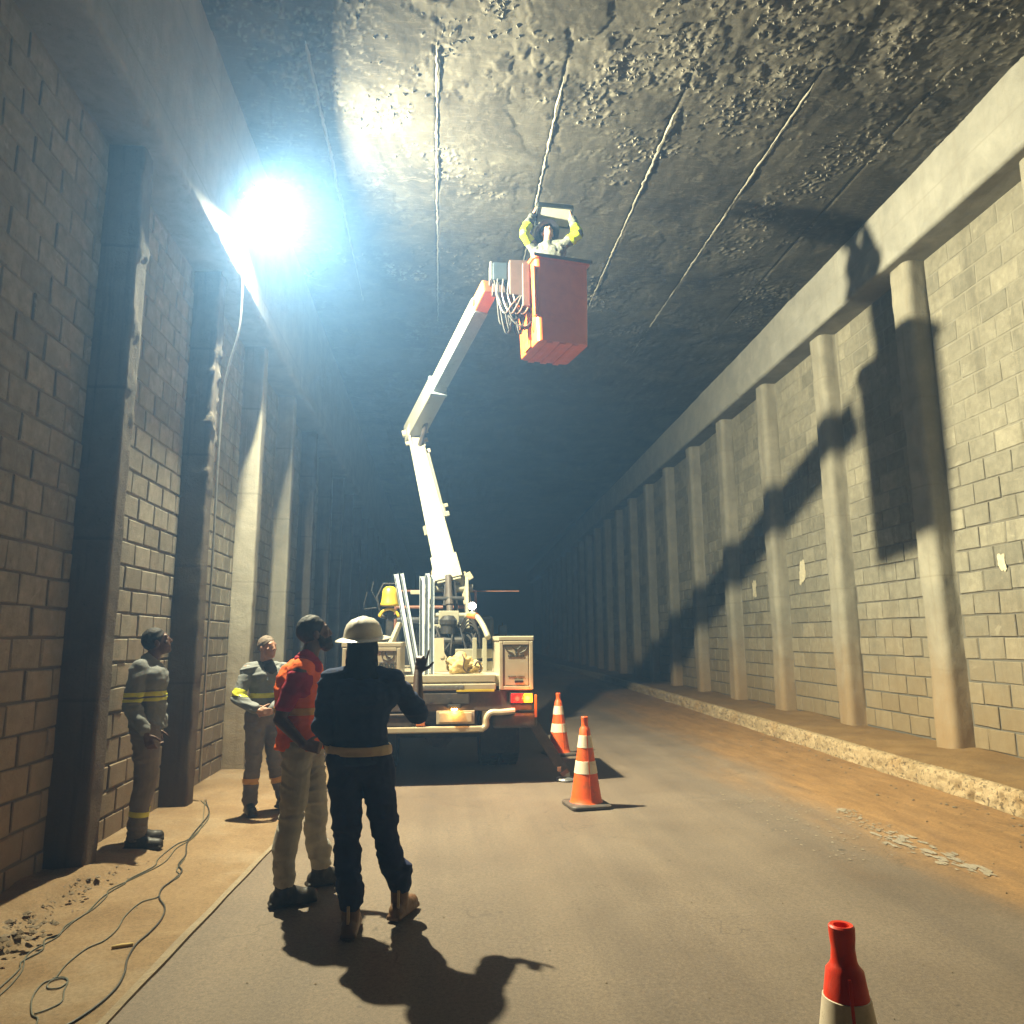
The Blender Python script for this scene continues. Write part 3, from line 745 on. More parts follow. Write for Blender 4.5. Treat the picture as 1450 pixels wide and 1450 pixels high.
# left wall
LP = [5.89 + 2.19 * i - 2.19 * 9 for i in range(38)]
lw = build_wall('retaining_wall', (-2.79, 0, 0), 0, -1, LP, 0.22, 0.29, -0.02, 5.75, M['block_l'],
                'shadowed concrete block wall on the left with dark pillars behind the standing men', 2.8, 44, 300,
                lambda z: 0.85, 0.37, 0.212)
lv = []
for s, mname, drb in ((500, 'pillar_l', 0.012), (520, 'pillar_l', 0.02), (540, 'pillar_lit', 0.0), (560, 'pillar_lit', 0.0)):
    me = rough_prism('pillar', 0.22, 0.29, -0.1, 5.76, s, 0.025, 0.010, 0.03, drb)
    co = np.empty(len(me.vertices) * 3, dtype=np.float32); me.vertices.foreach_get('co', co); co[0::3] *= -1
    me.vertices.foreach_set('co', co); me.flip_normals(); me.materials.append(M[mname]); lv.append(me)
for i, y in enumerate(LP):
    if -8 < y < 60:
        v = {9: 0, 10: 1, 11: 2, 12: 3}.get(i, i % 2)  # lit copies just past the lamp, shaded copies everywhere else
        o = bpy.data.objects.new('pillar', lv[v]); COL.objects.link(o); o.parent = lw; o.location = (-0.004, y, 0)
        if i == 9: o['label'] = 'dark shaded pillar nearest the lamp edge'
o = link('edge_beam', beam_mesh('edge_beam', 0.44, -0.3, 5.745, H + 0.06, 421, True), M['beam_l']); o.parent = lw

# torn paper left on the right wall
def torn(y, z, seed, label, n=7, spread=0.3):
    q = random.Random(seed); bm = bmesh.new(); k = 26
    vs = []
    for j in range(k):
        a = 2 * math.pi * j / k; r = spread * min(1.0 / max(abs(math.cos(a)), abs(math.sin(a))), 1.3) * (0.35 + 0.5 * vnoise(np.float64(math.cos(a) * 1.6 + seed * 7.3), np.float64(math.sin(a) * 1.6 + 3.1), 9)) * q.uniform(0.78, 1.05)
        yy = y + r * 0.6 * math.cos(a)
        vs.append(bm.verts.new((wall_x(yy) - 0.021 - q.uniform(0, 0.006), yy, z + r * math.sin(a))))
    c = bm.verts.new((wall_x(y) - 0.022, y, z))
    fs = [bm.faces.new((c, vs[j], vs[(j + 1) % k])) for j in range(k)]
    r_ = bmesh.ops.extrude_face_region(bm, geom=fs)
    bmesh.ops.translate(bm, vec=(-0.002, 0, 0), verts=[v for v in r_['geom'] if isinstance(v, bmesh.types.BMVert)])
    me = bm_mesh('torn_poster', bm)
    tag(link('torn_poster', me, M['paper']), label, 'poster', 'torn paper stuck on the right wall')
torn(15.76, 2.67, 1, 'yellowish torn paper scrap on the wall, farthest of the three from the camera')
torn(13.37, 2.85, 2, 'pale torn poster remains on the wall between two ribs, left of the bucket shadow tip', 9, 0.34)
torn(8.15, 2.52, 3, 'small cream paint-like paper strip on the wall nearest the right picture edge', 4, 0.17)


# ------------------------------------------------------------------ floodlight on the left beam (the place's own lamp)
t = thing('floodlight', (-2.34, 8.2, 6.5), 'blazing white floodlight fixed high on the left beam', 'floodlight')
nrm = Vector((0.85, 0.03, -0.53)).normalized()
hc = LAMP - nrm * 0.012
m, _ = frame(hc, hc + nrm)
part('housing', t, M['darkframe'], lambda bm: (box(bm, (-0.19, -0.13, -0.07), (0.19, 0.13, -0.005), 0.012, m),
     [box(bm, (-0.17 + 0.042 * i, -0.12, -0.11), (-0.155 + 0.042 * i, 0.12, -0.065), 0, m) for i in range(9)]))
part('lens', t, M['flood_lens'], lambda bm: box(bm, (-0.17, -0.11, -0.004), (0.17, 0.11, 0.004), 0.003, m))
part('bracket', t, M['steel'], lambda bm: (beam(bm, (-2.35, 8.1, 6.7), hc + Vector((-0.07, 0, 0)), 0.04, 0.012),
     box(bm, (-2.362, 8.03, 6.62), (-2.345, 8.17, 6.78), 0.004), cyl(bm, hc + Vector((-0.04, -0.2, 0)), hc + Vector((-0.04, 0.2, 0)), 0.012, 8)))
part('conduit', t, M['steel'], lambda bm: (tube(bm, spline([hc + Vector((-0.06, 0.03, -0.05)), (-2.27, 8.2, 6.4), (-2.31, 8.24, 6.2), (-2.315, 8.26, 5.9), (-2.315, 8.27, 5.2), (-2.42, 8.3, 4.7), (-2.475, 8.32, 4.2), (-2.475, 8.33, 2.5), (-2.47, 8.34, 0.2)], 6), 0.013, 8)), True)
ld = bpy.data.lights.new('flood_lamp', 'AREA'); ld.energy = LAMP_W; ld.shape = 'DISK'; ld.size = 0.16; ld.spread = R(165); ld.color = (1.0, 0.92, 0.61)
lo = bpy.data.objects.new('flood_lamp', ld); COL.objects.link(lo); lo.location = LAMP; lo.rotation_euler = nrm.to_track_quat('-Z', 'Y').to_euler(); lo.parent = t; lo.matrix_parent_inverse = PIV[t.name]

# ------------------------------------------------------------------ bucket truck (rear towards the camera)
T = thing('bucket_truck', (0.0, 8.85, 0), 'cream bucket truck seen from behind, white boom raised to an orange bucket under the ceiling', 'truck')
RY = 8.86
part('chassis', T, M['darkframe'], lambda bm: (box(bm, (-0.45, 9.1, 0.62), (-0.33, 14.6, 0.9), 0.01), box(bm, (0.33, 9.1, 0.62), (0.45, 14.6, 0.9), 0.01),
     [box(bm, (-0.33, 9.3 + k * 1.3, 0.66), (0.33, 9.42 + k * 1.3, 0.86)) for k in range(4)],
     cyl(bm, (-0.95, 10.3, 0.42), (0.95, 10.3, 0.42), 0.07, 12), cyl(bm, (0, 10.3, 0.42), (0.001, 10.55, 0.42), 0.2, 14),
     box(bm, (-1.0, 9.5, 0.86), (1.0, 12.4, 1.0), 0.01), box(bm, (0.2, 11.2, 0.45), (0.85, 12.2, 0.8), 0.03), box(bm, (-0.85, 11.2, 0.45), (-0.2, 12.2, 0.8), 0.03)))
part('flatbed', T, M['cream'], lambda bm: (box(bm, (-1.08, 8.92, 1.10), (1.06, 12.6, 1.225), 0.012), box(bm, (-0.44, RY, 1.06), (0.66, 8.925, 1.13), 0.01),
     box(bm, (-0.44, RY + 0.02, 1.145), (0.66, 8.93, 1.235), 0.012)))
part('tread_plate', T, M['steel'], lambda bm: ([box(bm, (-0.2 + 0.055 * i, RY - 0.006, 1.078), (-0.165 + 0.055 * i, RY + 0.002, 1.108), 0.003) for i in range(9)], box(bm, (-0.21, RY - 0.003, 1.07), (0.285, RY + 0.001, 1.115))))
part('rear_crossmember', T, M['darkframe'], lambda bm: (box(bm, (-1.08, RY + 0.02, 0.82), (1.09, 9.02, 1.055), 0.012), box(bm, (-0.3, RY + 0.0, 0.90), (0.35, RY + 0.03, 1.03), 0.01),
     [cyl(bm, (x, RY + 0.03, 0.95), (x, RY - 0.01, 0.95), 0.02, 10) for x in (0.12, -0.1)]))
part('warning_strip', T, M['yellow'], lambda bm: box(bm, (0.2, RY - 0.004, 1.04), (0.64, RY + 0.01, 1.064), 0.002))
# utility boxes
def ubox(x0, x1, z1, lab):
    b = part('utility_box', T, M['cream'], lambda bm: (box(bm, (x0, RY + 0.02, 1.055), (x1, 9.95, z1), 0.015),
        box(bm, (x0 - 0.012, RY, z1 - 0.045), (x1 + 0.012, 9.97, z1 + 0.012), 0.012),
        box(bm, (x0 + 0.0, RY - 0.002, 1.06), (x0 + 0.045, RY + 0.04, z1 - 0.05), 0.008), box(bm, (x1 - 0.045, RY - 0.002, 1.06), (x1, RY + 0.04, z1 - 0.05), 0.008),
        box(bm, (x0 + 0.047, RY - 0.002, z1 - 0.09), (x1 - 0.047, RY + 0.04, z1 - 0.048), 0.006), box(bm, (x0 + 0.047, RY - 0.002, 1.06), (x1 - 0.047, RY + 0.04, 1.10), 0.006)), False, lab)
    d = part('box_door', b, M['cream'], lambda bm: box(bm, (x0 + 0.055, RY + 0.006, 1.108), (x1 - 0.055, RY + 0.03, z1 - 0.097), 0.006))
    return b, d
bR, dR = ubox(0.70, 1.10, 1.665, 'right utility box with a winged emblem')
bL, dL = ubox(-1.12, -0.45, 1.60, 'left utility box with a telephone symbol and number')
def inkbars(bm, x0, x1, z, h, seed, y=RY):
    q = random.Random(seed); x = x0
    while x < x1:
        w = q.uniform(0.006, 0.014); box(bm, (x, y - 0.001, z - h * q.uniform(0.35, 0.5)), (min(x + w, x1), y + 0.008, z + h * q.uniform(0.35, 0.5))); x += w + q.uniform(0.004, 0.009)
def emblem(bm):
    y = RY + 0.0025; cx = 0.90
    for s in (-1, 1):
        tube(bm, [(cx + s * (0.02 + 0.11 * math.sin(a)), y, 1.545 - 0.075 * math.cos(a) + 0.01) for a in np.linspace(0.15, 1.75, 12)], 0.0045, 6)
        box(bm, (cx + s * 0.10 - 0.045, y - 0.002, 1.552), (cx + s * 0.10 + 0.035, y + 0.006, 1.562))
        tube(bm, [(cx + s * (0.012 + 0.05 * k), y, 1.525 + 0.045 * k ** 1.5) for k in np.linspace(0, 1, 6)], 0.0035, 6)
    box(bm, (cx - 0.012, y - 0.002, 1.475), (cx + 0.012, y + 0.006, 1.53))
def emblem_text(bm):
    cx = 0.90
    inkbars(bm, cx - 0.095, cx + 0.095, 1.445, 0.028, 5, RY + 0.003)
    inkbars(bm, cx - 0.095, cx - 0.005, 1.21, 0.014, 6, RY + 0.003); inkbars(bm, cx + 0.012, cx + 0.1, 1.21, 0.014, 8, RY + 0.003)
for nm, fn in (('logo', emblem), ('lettering', emblem_text)):
    e = part(nm, bR, M['print'], fn)
    if nm == 'lettering': e['kind'] = 'stuff'
def latch(bm, x, z): box(bm, (x - 0.05, RY - 0.006, z - 0.014), (x + 0.05, RY + 0.012, z + 0.014), 0.006)
part('latch', bR, M['black'], lambda bm: latch(bm, 0.93, 1.15))
def phone(bm):
    y = RY + 0.0025; cx, cz, r = -0.60, 1.475, 0.07
    tube(bm, [(cx + r * math.cos(a), y, cz + r * math.sin(a)) for a in np.linspace(0, 2 * math.pi, 26)], 0.004, 6, False)
    tube(bm, [(cx - 0.024, y, cz + 0.034), (cx - 0.028, y, cz + 0.012), (cx - 0.014, y, cz - 0.012), (cx + 0.008, y, cz - 0.028), (cx + 0.03, y, cz - 0.028)], [0.009, 0.007, 0.005, 0.007, 0.009], 8)
part('phone_symbol', bL, M['print'], phone)
part('panel_line', bL, M['printgrey'], lambda bm: box(bm, (-0.70, RY + 0.002, 1.382), (-0.50, RY + 0.008, 1.388)))
fc = bpy.data.curves.new('number_text', 'FONT'); fc.body = '0800'; fc.size = 0.125; fc.align_x = 'CENTER'; fc.extrude = 0.002; fc.offset = 0.003
fo = bpy.data.objects.new('number_text_tmp', fc); COL.objects.link(fo)
dg = bpy.context.evaluated_depsgraph_get()
me = bpy.data.meshes.new_from_object(fo.evaluated_get(dg)); bpy.data.objects.remove(fo)
me.transform(Matrix.Translation((-0.64, RY + 0.003, 1.285)) @ Matrix.Rotation(R(90), 4, 'X'))
me.materials.clear()
link('number_text', me, M['print'], bL)
part('small_print', bL, M['printgrey'], lambda bm: (inkbars(bm, -0.72, -0.51, 1.245, 0.02, 12, RY + 0.003), inkbars(bm, -0.72, -0.53, 1.215, 0.02, 13, RY + 0.003)))
part('latch', bL, M['black'], lambda bm: latch(bm, -0.80, 1.15))
# lights
for s in (-1, 1):
    cx = 0.97 if s > 0 else -0.99
    l = part('tail_light', T, M['black'], lambda bm: box(bm, (cx - 0.15, RY - 0.015, 0.90), (cx + 0.13, RY + 0.05, 1.025), 0.012))
    a, b = (cx - 0.135, cx + 0.0) if s > 0 else (cx - 0.02, cx + 0.115)
    c, d = (cx + 0.012, cx + 0.115) if s > 0 else (cx - 0.135, cx - 0.032)
    part('red_lens', l, M['red_lens'], lambda bm: box(bm, (a, RY - 0.03, 0.912), (b, RY - 0.01, 1.013), 0.008))
    part('amber_lens', l, M['amber_lens'], lambda bm: box(bm, (c, RY - 0.03, 0.912), (d, RY - 0.01, 1.013), 0.008))
    part('side_reflector', T, M['orange'], lambda bm: box(bm, (cx + 0.14, RY - 0.004, 0.74), (cx + 0.17, RY + 0.02, 1.0), 0.005))
def small_lamp(name, loc, col, w, rad):
    d = bpy.data.lights.new(name, 'POINT'); d.energy = w; d.color = col; d.shadow_soft_size = rad
    o = bpy.data.objects.new(name, d); COL.objects.link(o); o.location = loc; o.parent = T; o.matrix_parent_inverse = PIV[T.name]
for s in (-1, 1):
    small_lamp('tail_glow', (0.91 if s > 0 else -0.93, RY - 0.075, 0.955), (1.0, 0.05, 0.02), 4.5, 0.03)
    small_lamp('amber_glow', (1.03 if s > 0 else -1.08, RY - 0.075, 0.96), (1.0, 0.38, 0.05), 4.5, 0.03)
small_lamp('plate_glow', (0.175, RY - 0.07, 0.825), (1.0, 0.5, 0.12), 3.0, 0.02)
l = part('plate_lamp', T, M['black'], lambda bm: box(bm, (0.10, RY - 0.05, 0.855), (0.25, RY + 0.02, 0.90), 0.008))
part('lens', l, M['plate_lens'], lambda bm: box(bm, (0.14, RY - 0.055, 0.84), (0.21, RY - 0.02, 0.858), 0.004))
part('number_plate', T, M['plate'], lambda bm: (box(bm, (0.0, RY - 0.012, 0.70), (0.38, RY + 0.004, 0.81), 0.006), box(bm, (-0.03, RY + 0.002, 0.68), (0.41, RY + 0.02, 0.83), 0.006)))
part('underrun_bar', T, M['cream'], lambda bm: (box(bm, (-1.05, RY - 0.02, 0.585), (0.52, RY + 0.05, 0.655), 0.015),
     tube(bm, spline([(0.50, RY + 0.01, 0.62), (0.545, RY + 0.01, 0.66), (0.55, RY + 0.01, 0.74), (0.60, RY + 0.01, 0.80), (0.72, RY, 0.805), (0.88, RY, 0.82)], 6), 0.035, 10),
     box(bm, (-0.30, RY + 0.03, 0.62), (-0.24, RY + 0.12, 0.85), 0.005), box(bm, (0.5, RY + 0.04, 0.62), (0.56, RY + 0.14, 0.85), 0.005)))
part('step_bracket', T, M['orange'], lambda bm: box(bm, (-0.26, RY - 0.015, 0.66), (-0.16, RY + 0.03, 0.79), 0.01))
part('tow_box', T, M['darkframe'], lambda bm: (box(bm, (-0.92, RY - 0.01, 0.66), (-0.3, RY + 0.1, 0.77), 0.01), box(bm, (-0.92, RY - 0.02, 0.775), (-0.28, RY + 0.1, 0.80), 0.008)), False)
# outriggers
for s in (-1, 1):
    x0 = 0.62 * s
    o = part('outrigger', T, M['darkframe'], lambda bm: (box(bm, (min(x0, 1.14 * s), RY - 0.0, 0.62), (max(x0, 1.14 * s), RY + 0.28, 0.79), 0.05, None, 4),
         beam(bm, (1.06 * s, 9.0, 0.74), (1.46 * s, 9.0, 0.12), 0.12, 0.11, bev=0.012, up=(0, 1, 0))))
    part('outrigger_leg', o, M['rusty'], lambda bm: (beam(bm, (1.20 * s, 8.998, 0.515), (1.485 * s, 8.998, 0.075), 0.095, 0.088, bev=0.01, up=(0, 1, 0)), box(bm, (1.40 * s - 0.02, 8.91, 0.12), (1.40 * s + 0.02, 8.935, 0.17))))
    part('foot_pad', o, M['steel'], lambda bm: (lathe(bm, [(0, 0), (0.11, 0), (0.12, 0.012), (0.11, 0.03), (0.05, 0.045), (0.045, 0.09), (0, 0.09)], 20, (1.49 * s, 9.0, 0.005))))
# wheels
def wheel(x0, w, y, r):
    def tyre(bm):
        prof = [(0.30, 0.0), (r - 0.03, 0.0), (r - 0.005, 0.03), (r, 0.06), (r, w - 0.06), (r - 0.005, w - 0.03), (r - 0.03, w), (0.30, w), (0.30, 0)]
        lathe(bm, [(p, z) for p, z in prof], 36)
        for k in range(36):
            a = 2 * math.pi * k / 36
            box(bm, (r - 0.01, -0.012, 0.02), (r + 0.008, 0.012, w * 0.45), 0, Matrix.Rotation(a, 4, 'Z')); box(bm, (r - 0.01, -0.012, w * 0.55), (r + 0.008, 0.012, w - 0.02), 0, Matrix.Rotation(a + 0.087, 4, 'Z'))
        bmesh.ops.transform(bm, matrix=Matrix.Translation((x0, y, r)) @ Matrix.Rotation(R(90), 4, 'Y'), verts=bm.verts)
    o = part('wheel', T, M['rubber'], tyre)
    def rim(bm):
        lathe(bm, [(0.0, 0.06), (0.08, 0.06), (0.1, 0.09), (0.22, 0.1), (0.28, 0.04), (0.299, 0.02), (0.299, w - 0.02), (0.2, w - 0.05), (0.08, w - 0.04), (0, w - 0.04)], 28)
        bmesh.ops.transform(bm, matrix=Matrix.Translation((x0, y, r)) @ Matrix.Rotation(R(90), 4, 'Y'), verts=bm.verts)
    part('rim', o, M['darkframe'], rim)
for x0 in (-1.04, -0.77, 0.53, 0.80): wheel(x0, 0.24, 10.3, 0.42)
for x0 in (-1.02, 0.79): wheel(x0, 0.23, 13.9, 0.42)
for s in (-1, 1):
    part('mud_flap', T, M['rubber'], lambda bm: box(bm, (0.55 * s - 0.02 if s > 0 else -1.02, 9.72, 0.22), (1.02 if s > 0 else -0.53, 9.735, 0.85), 0.004))
# cab in the dark
c = part('cab', T, M['cab'], lambda bm: (box(bm, (-1.0, 13.1, 0.6), (1.0, 14.9, 1.55), 0.06, None, 3), box(bm, (-0.95, 13.15, 1.5), (0.95, 14.6, 2.05), 0.12, None, 4)))
part('rear_window', c, M['glassd'], lambda bm: box(bm, (-0.7, 13.135, 1.58), (0.7, 13.16, 1.92), 0.01))
for s in (-1, 1):
    mo = part('mirror', c, M['black'], lambda bm: (tube(bm, [(0.98 * s, 14.4, 1.7), (1.2 * s, 14.4, 1.75), (1.2 * s, 14.4, 1.95)], 0.012, 6), box(bm, (1.2 * s - 0.08, 14.36, 1.55), (1.2 * s + 0.08, 14.42, 1.9), 0.02)))
part('cab_rack', T, M['rusty'], lambda bm: (tube(bm, [(-0.75, 12.75, 1.1), (-0.75, 12.75, 2.45), (0.6, 12.75, 2.45), (0.6, 12.75, 1.1)], 0.03, 8), tube(bm, [(-0.75, 12.75, 2.18), (0.6, 12.75, 2.18)], 0.028, 8), tube(bm, [(0.6, 12.75, 2.45), (1.35, 12.75, 2.45)], 0.008, 6)))
# turntable and turret
P0 = Vector((0.16, 11.55, 2.42)); EL = Vector((-0.475, 12.3, 5.12)); TIP = Vector((0.60, 9.05, 6.17))
o = part('turntable', T, M['black'], lambda bm: (lathe(bm, [(0, 0), (0.42, 0), (0.42, 0.1), (0.3, 0.12), (0.27, 0.5), (0.34, 0.52), (0.34, 0.6), (0, 0.6)], 28, (0.15, 11.4, 1.225)),
     box(bm, (-0.28, 11.0, 1.23), (-0.08, 11.25, 1.75), 0.02), box(bm, (0.36, 11.05, 1.23), (0.62, 11.4, 1.6), 0.03), cyl(bm, (-0.14, 10.95, 1.62), (0.32, 10.95, 1.62), 0.06, 12)))
def turret(bm):
    for x in (-0.16, 0.38):
        pts = [(11.1, 1.83), (11.75, 1.83), (11.8, 2.2), (11.68, 2.56), (11.42, 2.58), (11.2, 2.15)]
        vs = [bm.verts.new((x, y, z)) for y, z in pts]; f = bm.faces.new(vs)
        r = bmesh.ops.extrude_face_region(bm, geom=[f]); bmesh.ops.translate(bm, vec=(0.045, 0, 0), verts=[v for v in r['geom'] if isinstance(v, bmesh.types.BMVert)])
    box(bm, (-0.17, 11.08, 1.80), (0.44, 11.8, 1.86), 0.012); box(bm, (-0.02, 11.12, 1.86), (0.28, 11.16, 2.06), 0.01)
    cyl(bm, (-0.24, 11.55, 2.42), (0.5, 11.55, 2.42), 0.06, 14); cyl(bm, (-0.22, 11.3, 2.0), (0.47, 11.3, 2.0), 0.035, 12)
    box(bm, (-0.44, 11.1, 2.3), (-0.2, 11.16, 2.36), 0.01); box(bm, (-0.30, 11.05, 1.86), (-0.18, 11.1, 2.25), 0.01)
part('turret', T, M['white'], turret)
part('boom_foot', T, M['black'], lambda bm: (beam(bm, (0.06, 11.35, 1.9), (0.1, 11.45, 2.5), 0.07, 0.07, bev=0.01), beam(bm, (0.26, 11.3, 1.9), (0.2, 11.45, 2.55), 0.05, 0.06, bev=0.01), cyl(bm, (-0.1, 11.25, 2.25), (0.36, 11.25, 2.25), 0.03, 10)))
part('lift_cylinder', T, M['darkframe'], lambda bm: (cyl(bm, (0.15, 11.2, 1.95), (0.12, 11.38, 2.6), 0.05, 14), cyl(bm, (0.14, 11.25, 2.15), (0.13, 11.3, 2.3), 0.062, 14)))
part('swing_motor', o, M['black'], lambda bm: (lathe(bm, [(0, 0), (0.11, 0), (0.11, 0.12), (0.13, 0.14), (0.13, 0.2), (0.08, 0.26), (0, 0.27)], 20, (0.12, 10.98, 1.72))))
def hoses(bm):
    q = random.Random(3)
    for i in range(13):
        x = -0.2 + 0.065 * i + q.uniform(-0.02, 0.02); y = 10.86 + q.uniform(-0.06, 0.08)
        tube(bm, spline([(x, y + 0.15, 1.75 + q.uniform(-0.05, 0.15)), (x + q.uniform(-0.1, 0.1), y, 1.62), (x + q.uniform(-0.12, 0.12), y - 0.04, 1.42), (x + q.uniform(-0.1, 0.1), y + 0.08, 1.25)], 5), q.uniform(0.012, 0.02), 7)
    for i in range(4): tube(bm, spline([(0.3, 11.0, 1.7 + 0.04 * i), (0.42, 10.85, 1.85 + 0.05 * i), (0.56, 10.8, 1.7), (0.6, 10.9, 1.3)], 6), 0.014, 7)
part('hydraulic_hoses', T, M['rubber'], hoses, True)
def bigarc(bm): tube(bm, spline([(0.36, 10.4, 1.95), (0.43, 10.2, 1.99), (0.50, 10.0, 1.93), (0.57, 9.8, 1.80), (0.62, 9.65, 1.66)], 7), [0.03] * 14 + [0.038] * 15, 10)
part('feed_pipe', T, M['white'], bigarc, True)
part('pipe_collar', T, M['orange'], lambda bm: (tube(bm, [(0.40, 10.28, 1.965), (0.49, 10.03, 1.945)], 0.042, 10)))
part('stake_rail', T, M['white'], lambda bm: (box(bm, (0.20, 9.72, 1.40), (0.68, 9.75, 1.52), 0.008), [box(bm, (x, 9.68, 1.22), (x + 0.055, 9.74, 1.66), 0.008) for x in (0.42, 0.55)], box(bm, (0.2, 9.72, 1.24), (0.68, 9.75, 1.36), 0.008)))
def gusset(bm):
    vs = [bm.verts.new((x, 9.9, z)) for x, z in ((-0.10, 1.23), (0.16, 1.23), (0.13, 1.36), (0.06, 1.47), (0.05, 1.66), (-0.08, 1.66), (-0.09, 1.45))]
    f = bm.faces.new(vs); r = bmesh.ops.extrude_face_region(bm, geom=[f]); bmesh.ops.translate(bm, vec=(0, 0.03, 0), verts=[v for v in r['geom'] if isinstance(v, bmesh.types.BMVert)])
    cyl(bm, (0.03, 9.89, 1.43), (0.03, 9.94, 1.43), 0.03, 12)
part('gusset_plate', T, M['cream'], gusset)
# lower boom
dl = (EL - P0).normalized()
lb = part('lower_boom', T, M['white'], lambda bm: (beam(bm, P0 + dl * 0.06, EL - dl * 0.1, 0.38, 0.36, 0.235, 0.25, bev=0.018, up=(0, 1, 0)),
     beam(bm, P0 + dl * 0.1, P0 + dl * 0.5, 0.43, 0.40, 0.41, 0.37, bev=0.01, up=(0, 1, 0))))
side = dl.cross(Vector((0, 1, 0))).normalized()
if side.x < 0: side = -side
def cylbits(bm):
    a = P0 + dl * 1.38 + side * 0.16 - Vector((0, 0.1, 0)); b = P0 + dl * 2.38 + side * 0.145 - Vector((0, 0.08, 0))
    cyl(bm, a, b, 0.028, 10); cyl(bm, a - dl * 0.2, a + dl * 0.02, 0.05, 12)
    beam(bm, a - dl * 0.15 - side * 0.12, a - dl * 0.15 + side * 0.09, 0.08, 0.08, bev=0.012); beam(bm, a - side * 0.1, a + side * 0.1, 0.05, 0.06, bev=0.01)
    c = P0 + dl * 0.95 - side * 0.18 - Vector((0, 0.05, 0)); beam(bm, c, c + dl * 0.16, 0.05, 0.05, bev=0.01)
part('boom_cylinder', lb, M['white'], cylbits)
for q0, q1, w_, h_ in ((P0 + dl * 0.06 + side * 0.14, P0 + dl * 0.14 + side * 0.36, 0.12, 0.12), (P0 - side * 0.26, P0 - side * 0.2 + dl * 0.35, 0.06, 0.1), (P0 - dl * 0.3 + side * 0.2, P0 + dl * 0.2 + side * 0.23, 0.06, 0.14)):
    part('foot_fitting', lb, M['cream'], lambda bm: beam(bm, q0, q1, w_, h_, bev=0.012))
# elbow
du = (TIP - EL).normalized()
def elbow(bm):
    for s in (-0.105, 0.105):
        off = side * s
        pts = [EL - dl * 0.34 + Vector((0, 0.13, 0)), EL - dl * 0.34 + Vector((0, -0.13, 0)), EL + dl * 0.02 + Vector((0, -0.22, 0.0)), EL + du * 0.22 + Vector((0, -0.04, 0.14)), EL + Vector((0, 0.12, 0.18)), EL + Vector((0, 0.2, 0.0))]
        vs = [bm.verts.new(p + off) for p in pts]; f = bm.faces.new(vs)
        r = bmesh.ops.extrude_face_region(bm, geom=[f]); bmesh.ops.translate(bm, vec=side * 0.03, verts=[v for v in r['geom'] if isinstance(v, bmesh.types.BMVert)])
    cyl(bm, EL - side * 0.2, EL + side * 0.24, 0.065, 14); cyl(bm, EL - dl * 0.2 - side * 0.18, EL - dl * 0.2 + side * 0.2, 0.04, 12)
    beam(bm, EL - dl * 0.42 + side * 0.1, EL - dl * 0.42 + side * 0.2, 0.07, 0.07, bev=0.01)
part('elbow_joint', T, M['cream'], elbow)
part('elbow_cylinder', T, M['darkframe'], lambda bm: (cyl(bm, EL - dl * 0.3 + Vector((0.05, -0.12, 0)), EL + du * 0.55 + Vector((0.06, -0.02, -0.12)), 0.04, 12)))
ub = part('upper_boom', T, M['white'], lambda bm: beam(bm, EL - du * 0.12, EL + du * 1.35, 0.28, 0.34, 0.26, 0.32, bev=0.02))
part('collar', ub, M['boomgrey'], lambda bm: beam(bm, EL + du * 1.31, EL + du * 1.37, 0.275, 0.335, bev=0.01))
ib = part('inner_boom', T, M['boomgrey'], lambda bm: beam(bm, EL + du * 1.3, TIP - du * 0.35, 0.2, 0.25, bev=0.014))
part('slide_rail', ib, M['white'], lambda bm: beam(bm, EL + du * 1.37 + Vector((-0.108, 0, 0.065)), TIP - du * 0.36 + Vector((-0.108, 0, 0.065)), 0.014, 0.07, bev=0.003))
jh = part('jib_head', T, M['orange'], lambda bm: (beam(bm, TIP - du * 0.42, TIP + du * 0.02, 0.19, 0.22, 0.2, 0.2, bev=0.02), cyl(bm, TIP - du * 0.3 + Vector((-0.12, 0, 0)), TIP - du * 0.3 + Vector((0.12, 0, 0)), 0.05, 12)))
part('valve_box', jh, M['navybox'], lambda bm: (box(bm, (0.62, 8.72, 6.12), (0.81, 8.95, 6.36), 0.015)))
part('valve_cover', jh, M['steel'], lambda bm: box(bm, (0.585, 8.74, 6.13), (0.615, 8.94, 6.38), 0.006))
part('bucket_bracket', T, M['brown'], lambda bm: (box(bm, (0.815, 8.60, 5.86), (1.06, 8.9, 6.34), 0.02), box(bm, (0.62, 8.78, 5.98), (0.82, 8.92, 6.10), 0.01), box(bm, (0.98, 8.55, 5.7), (1.07, 8.95, 6.28), 0.01)))
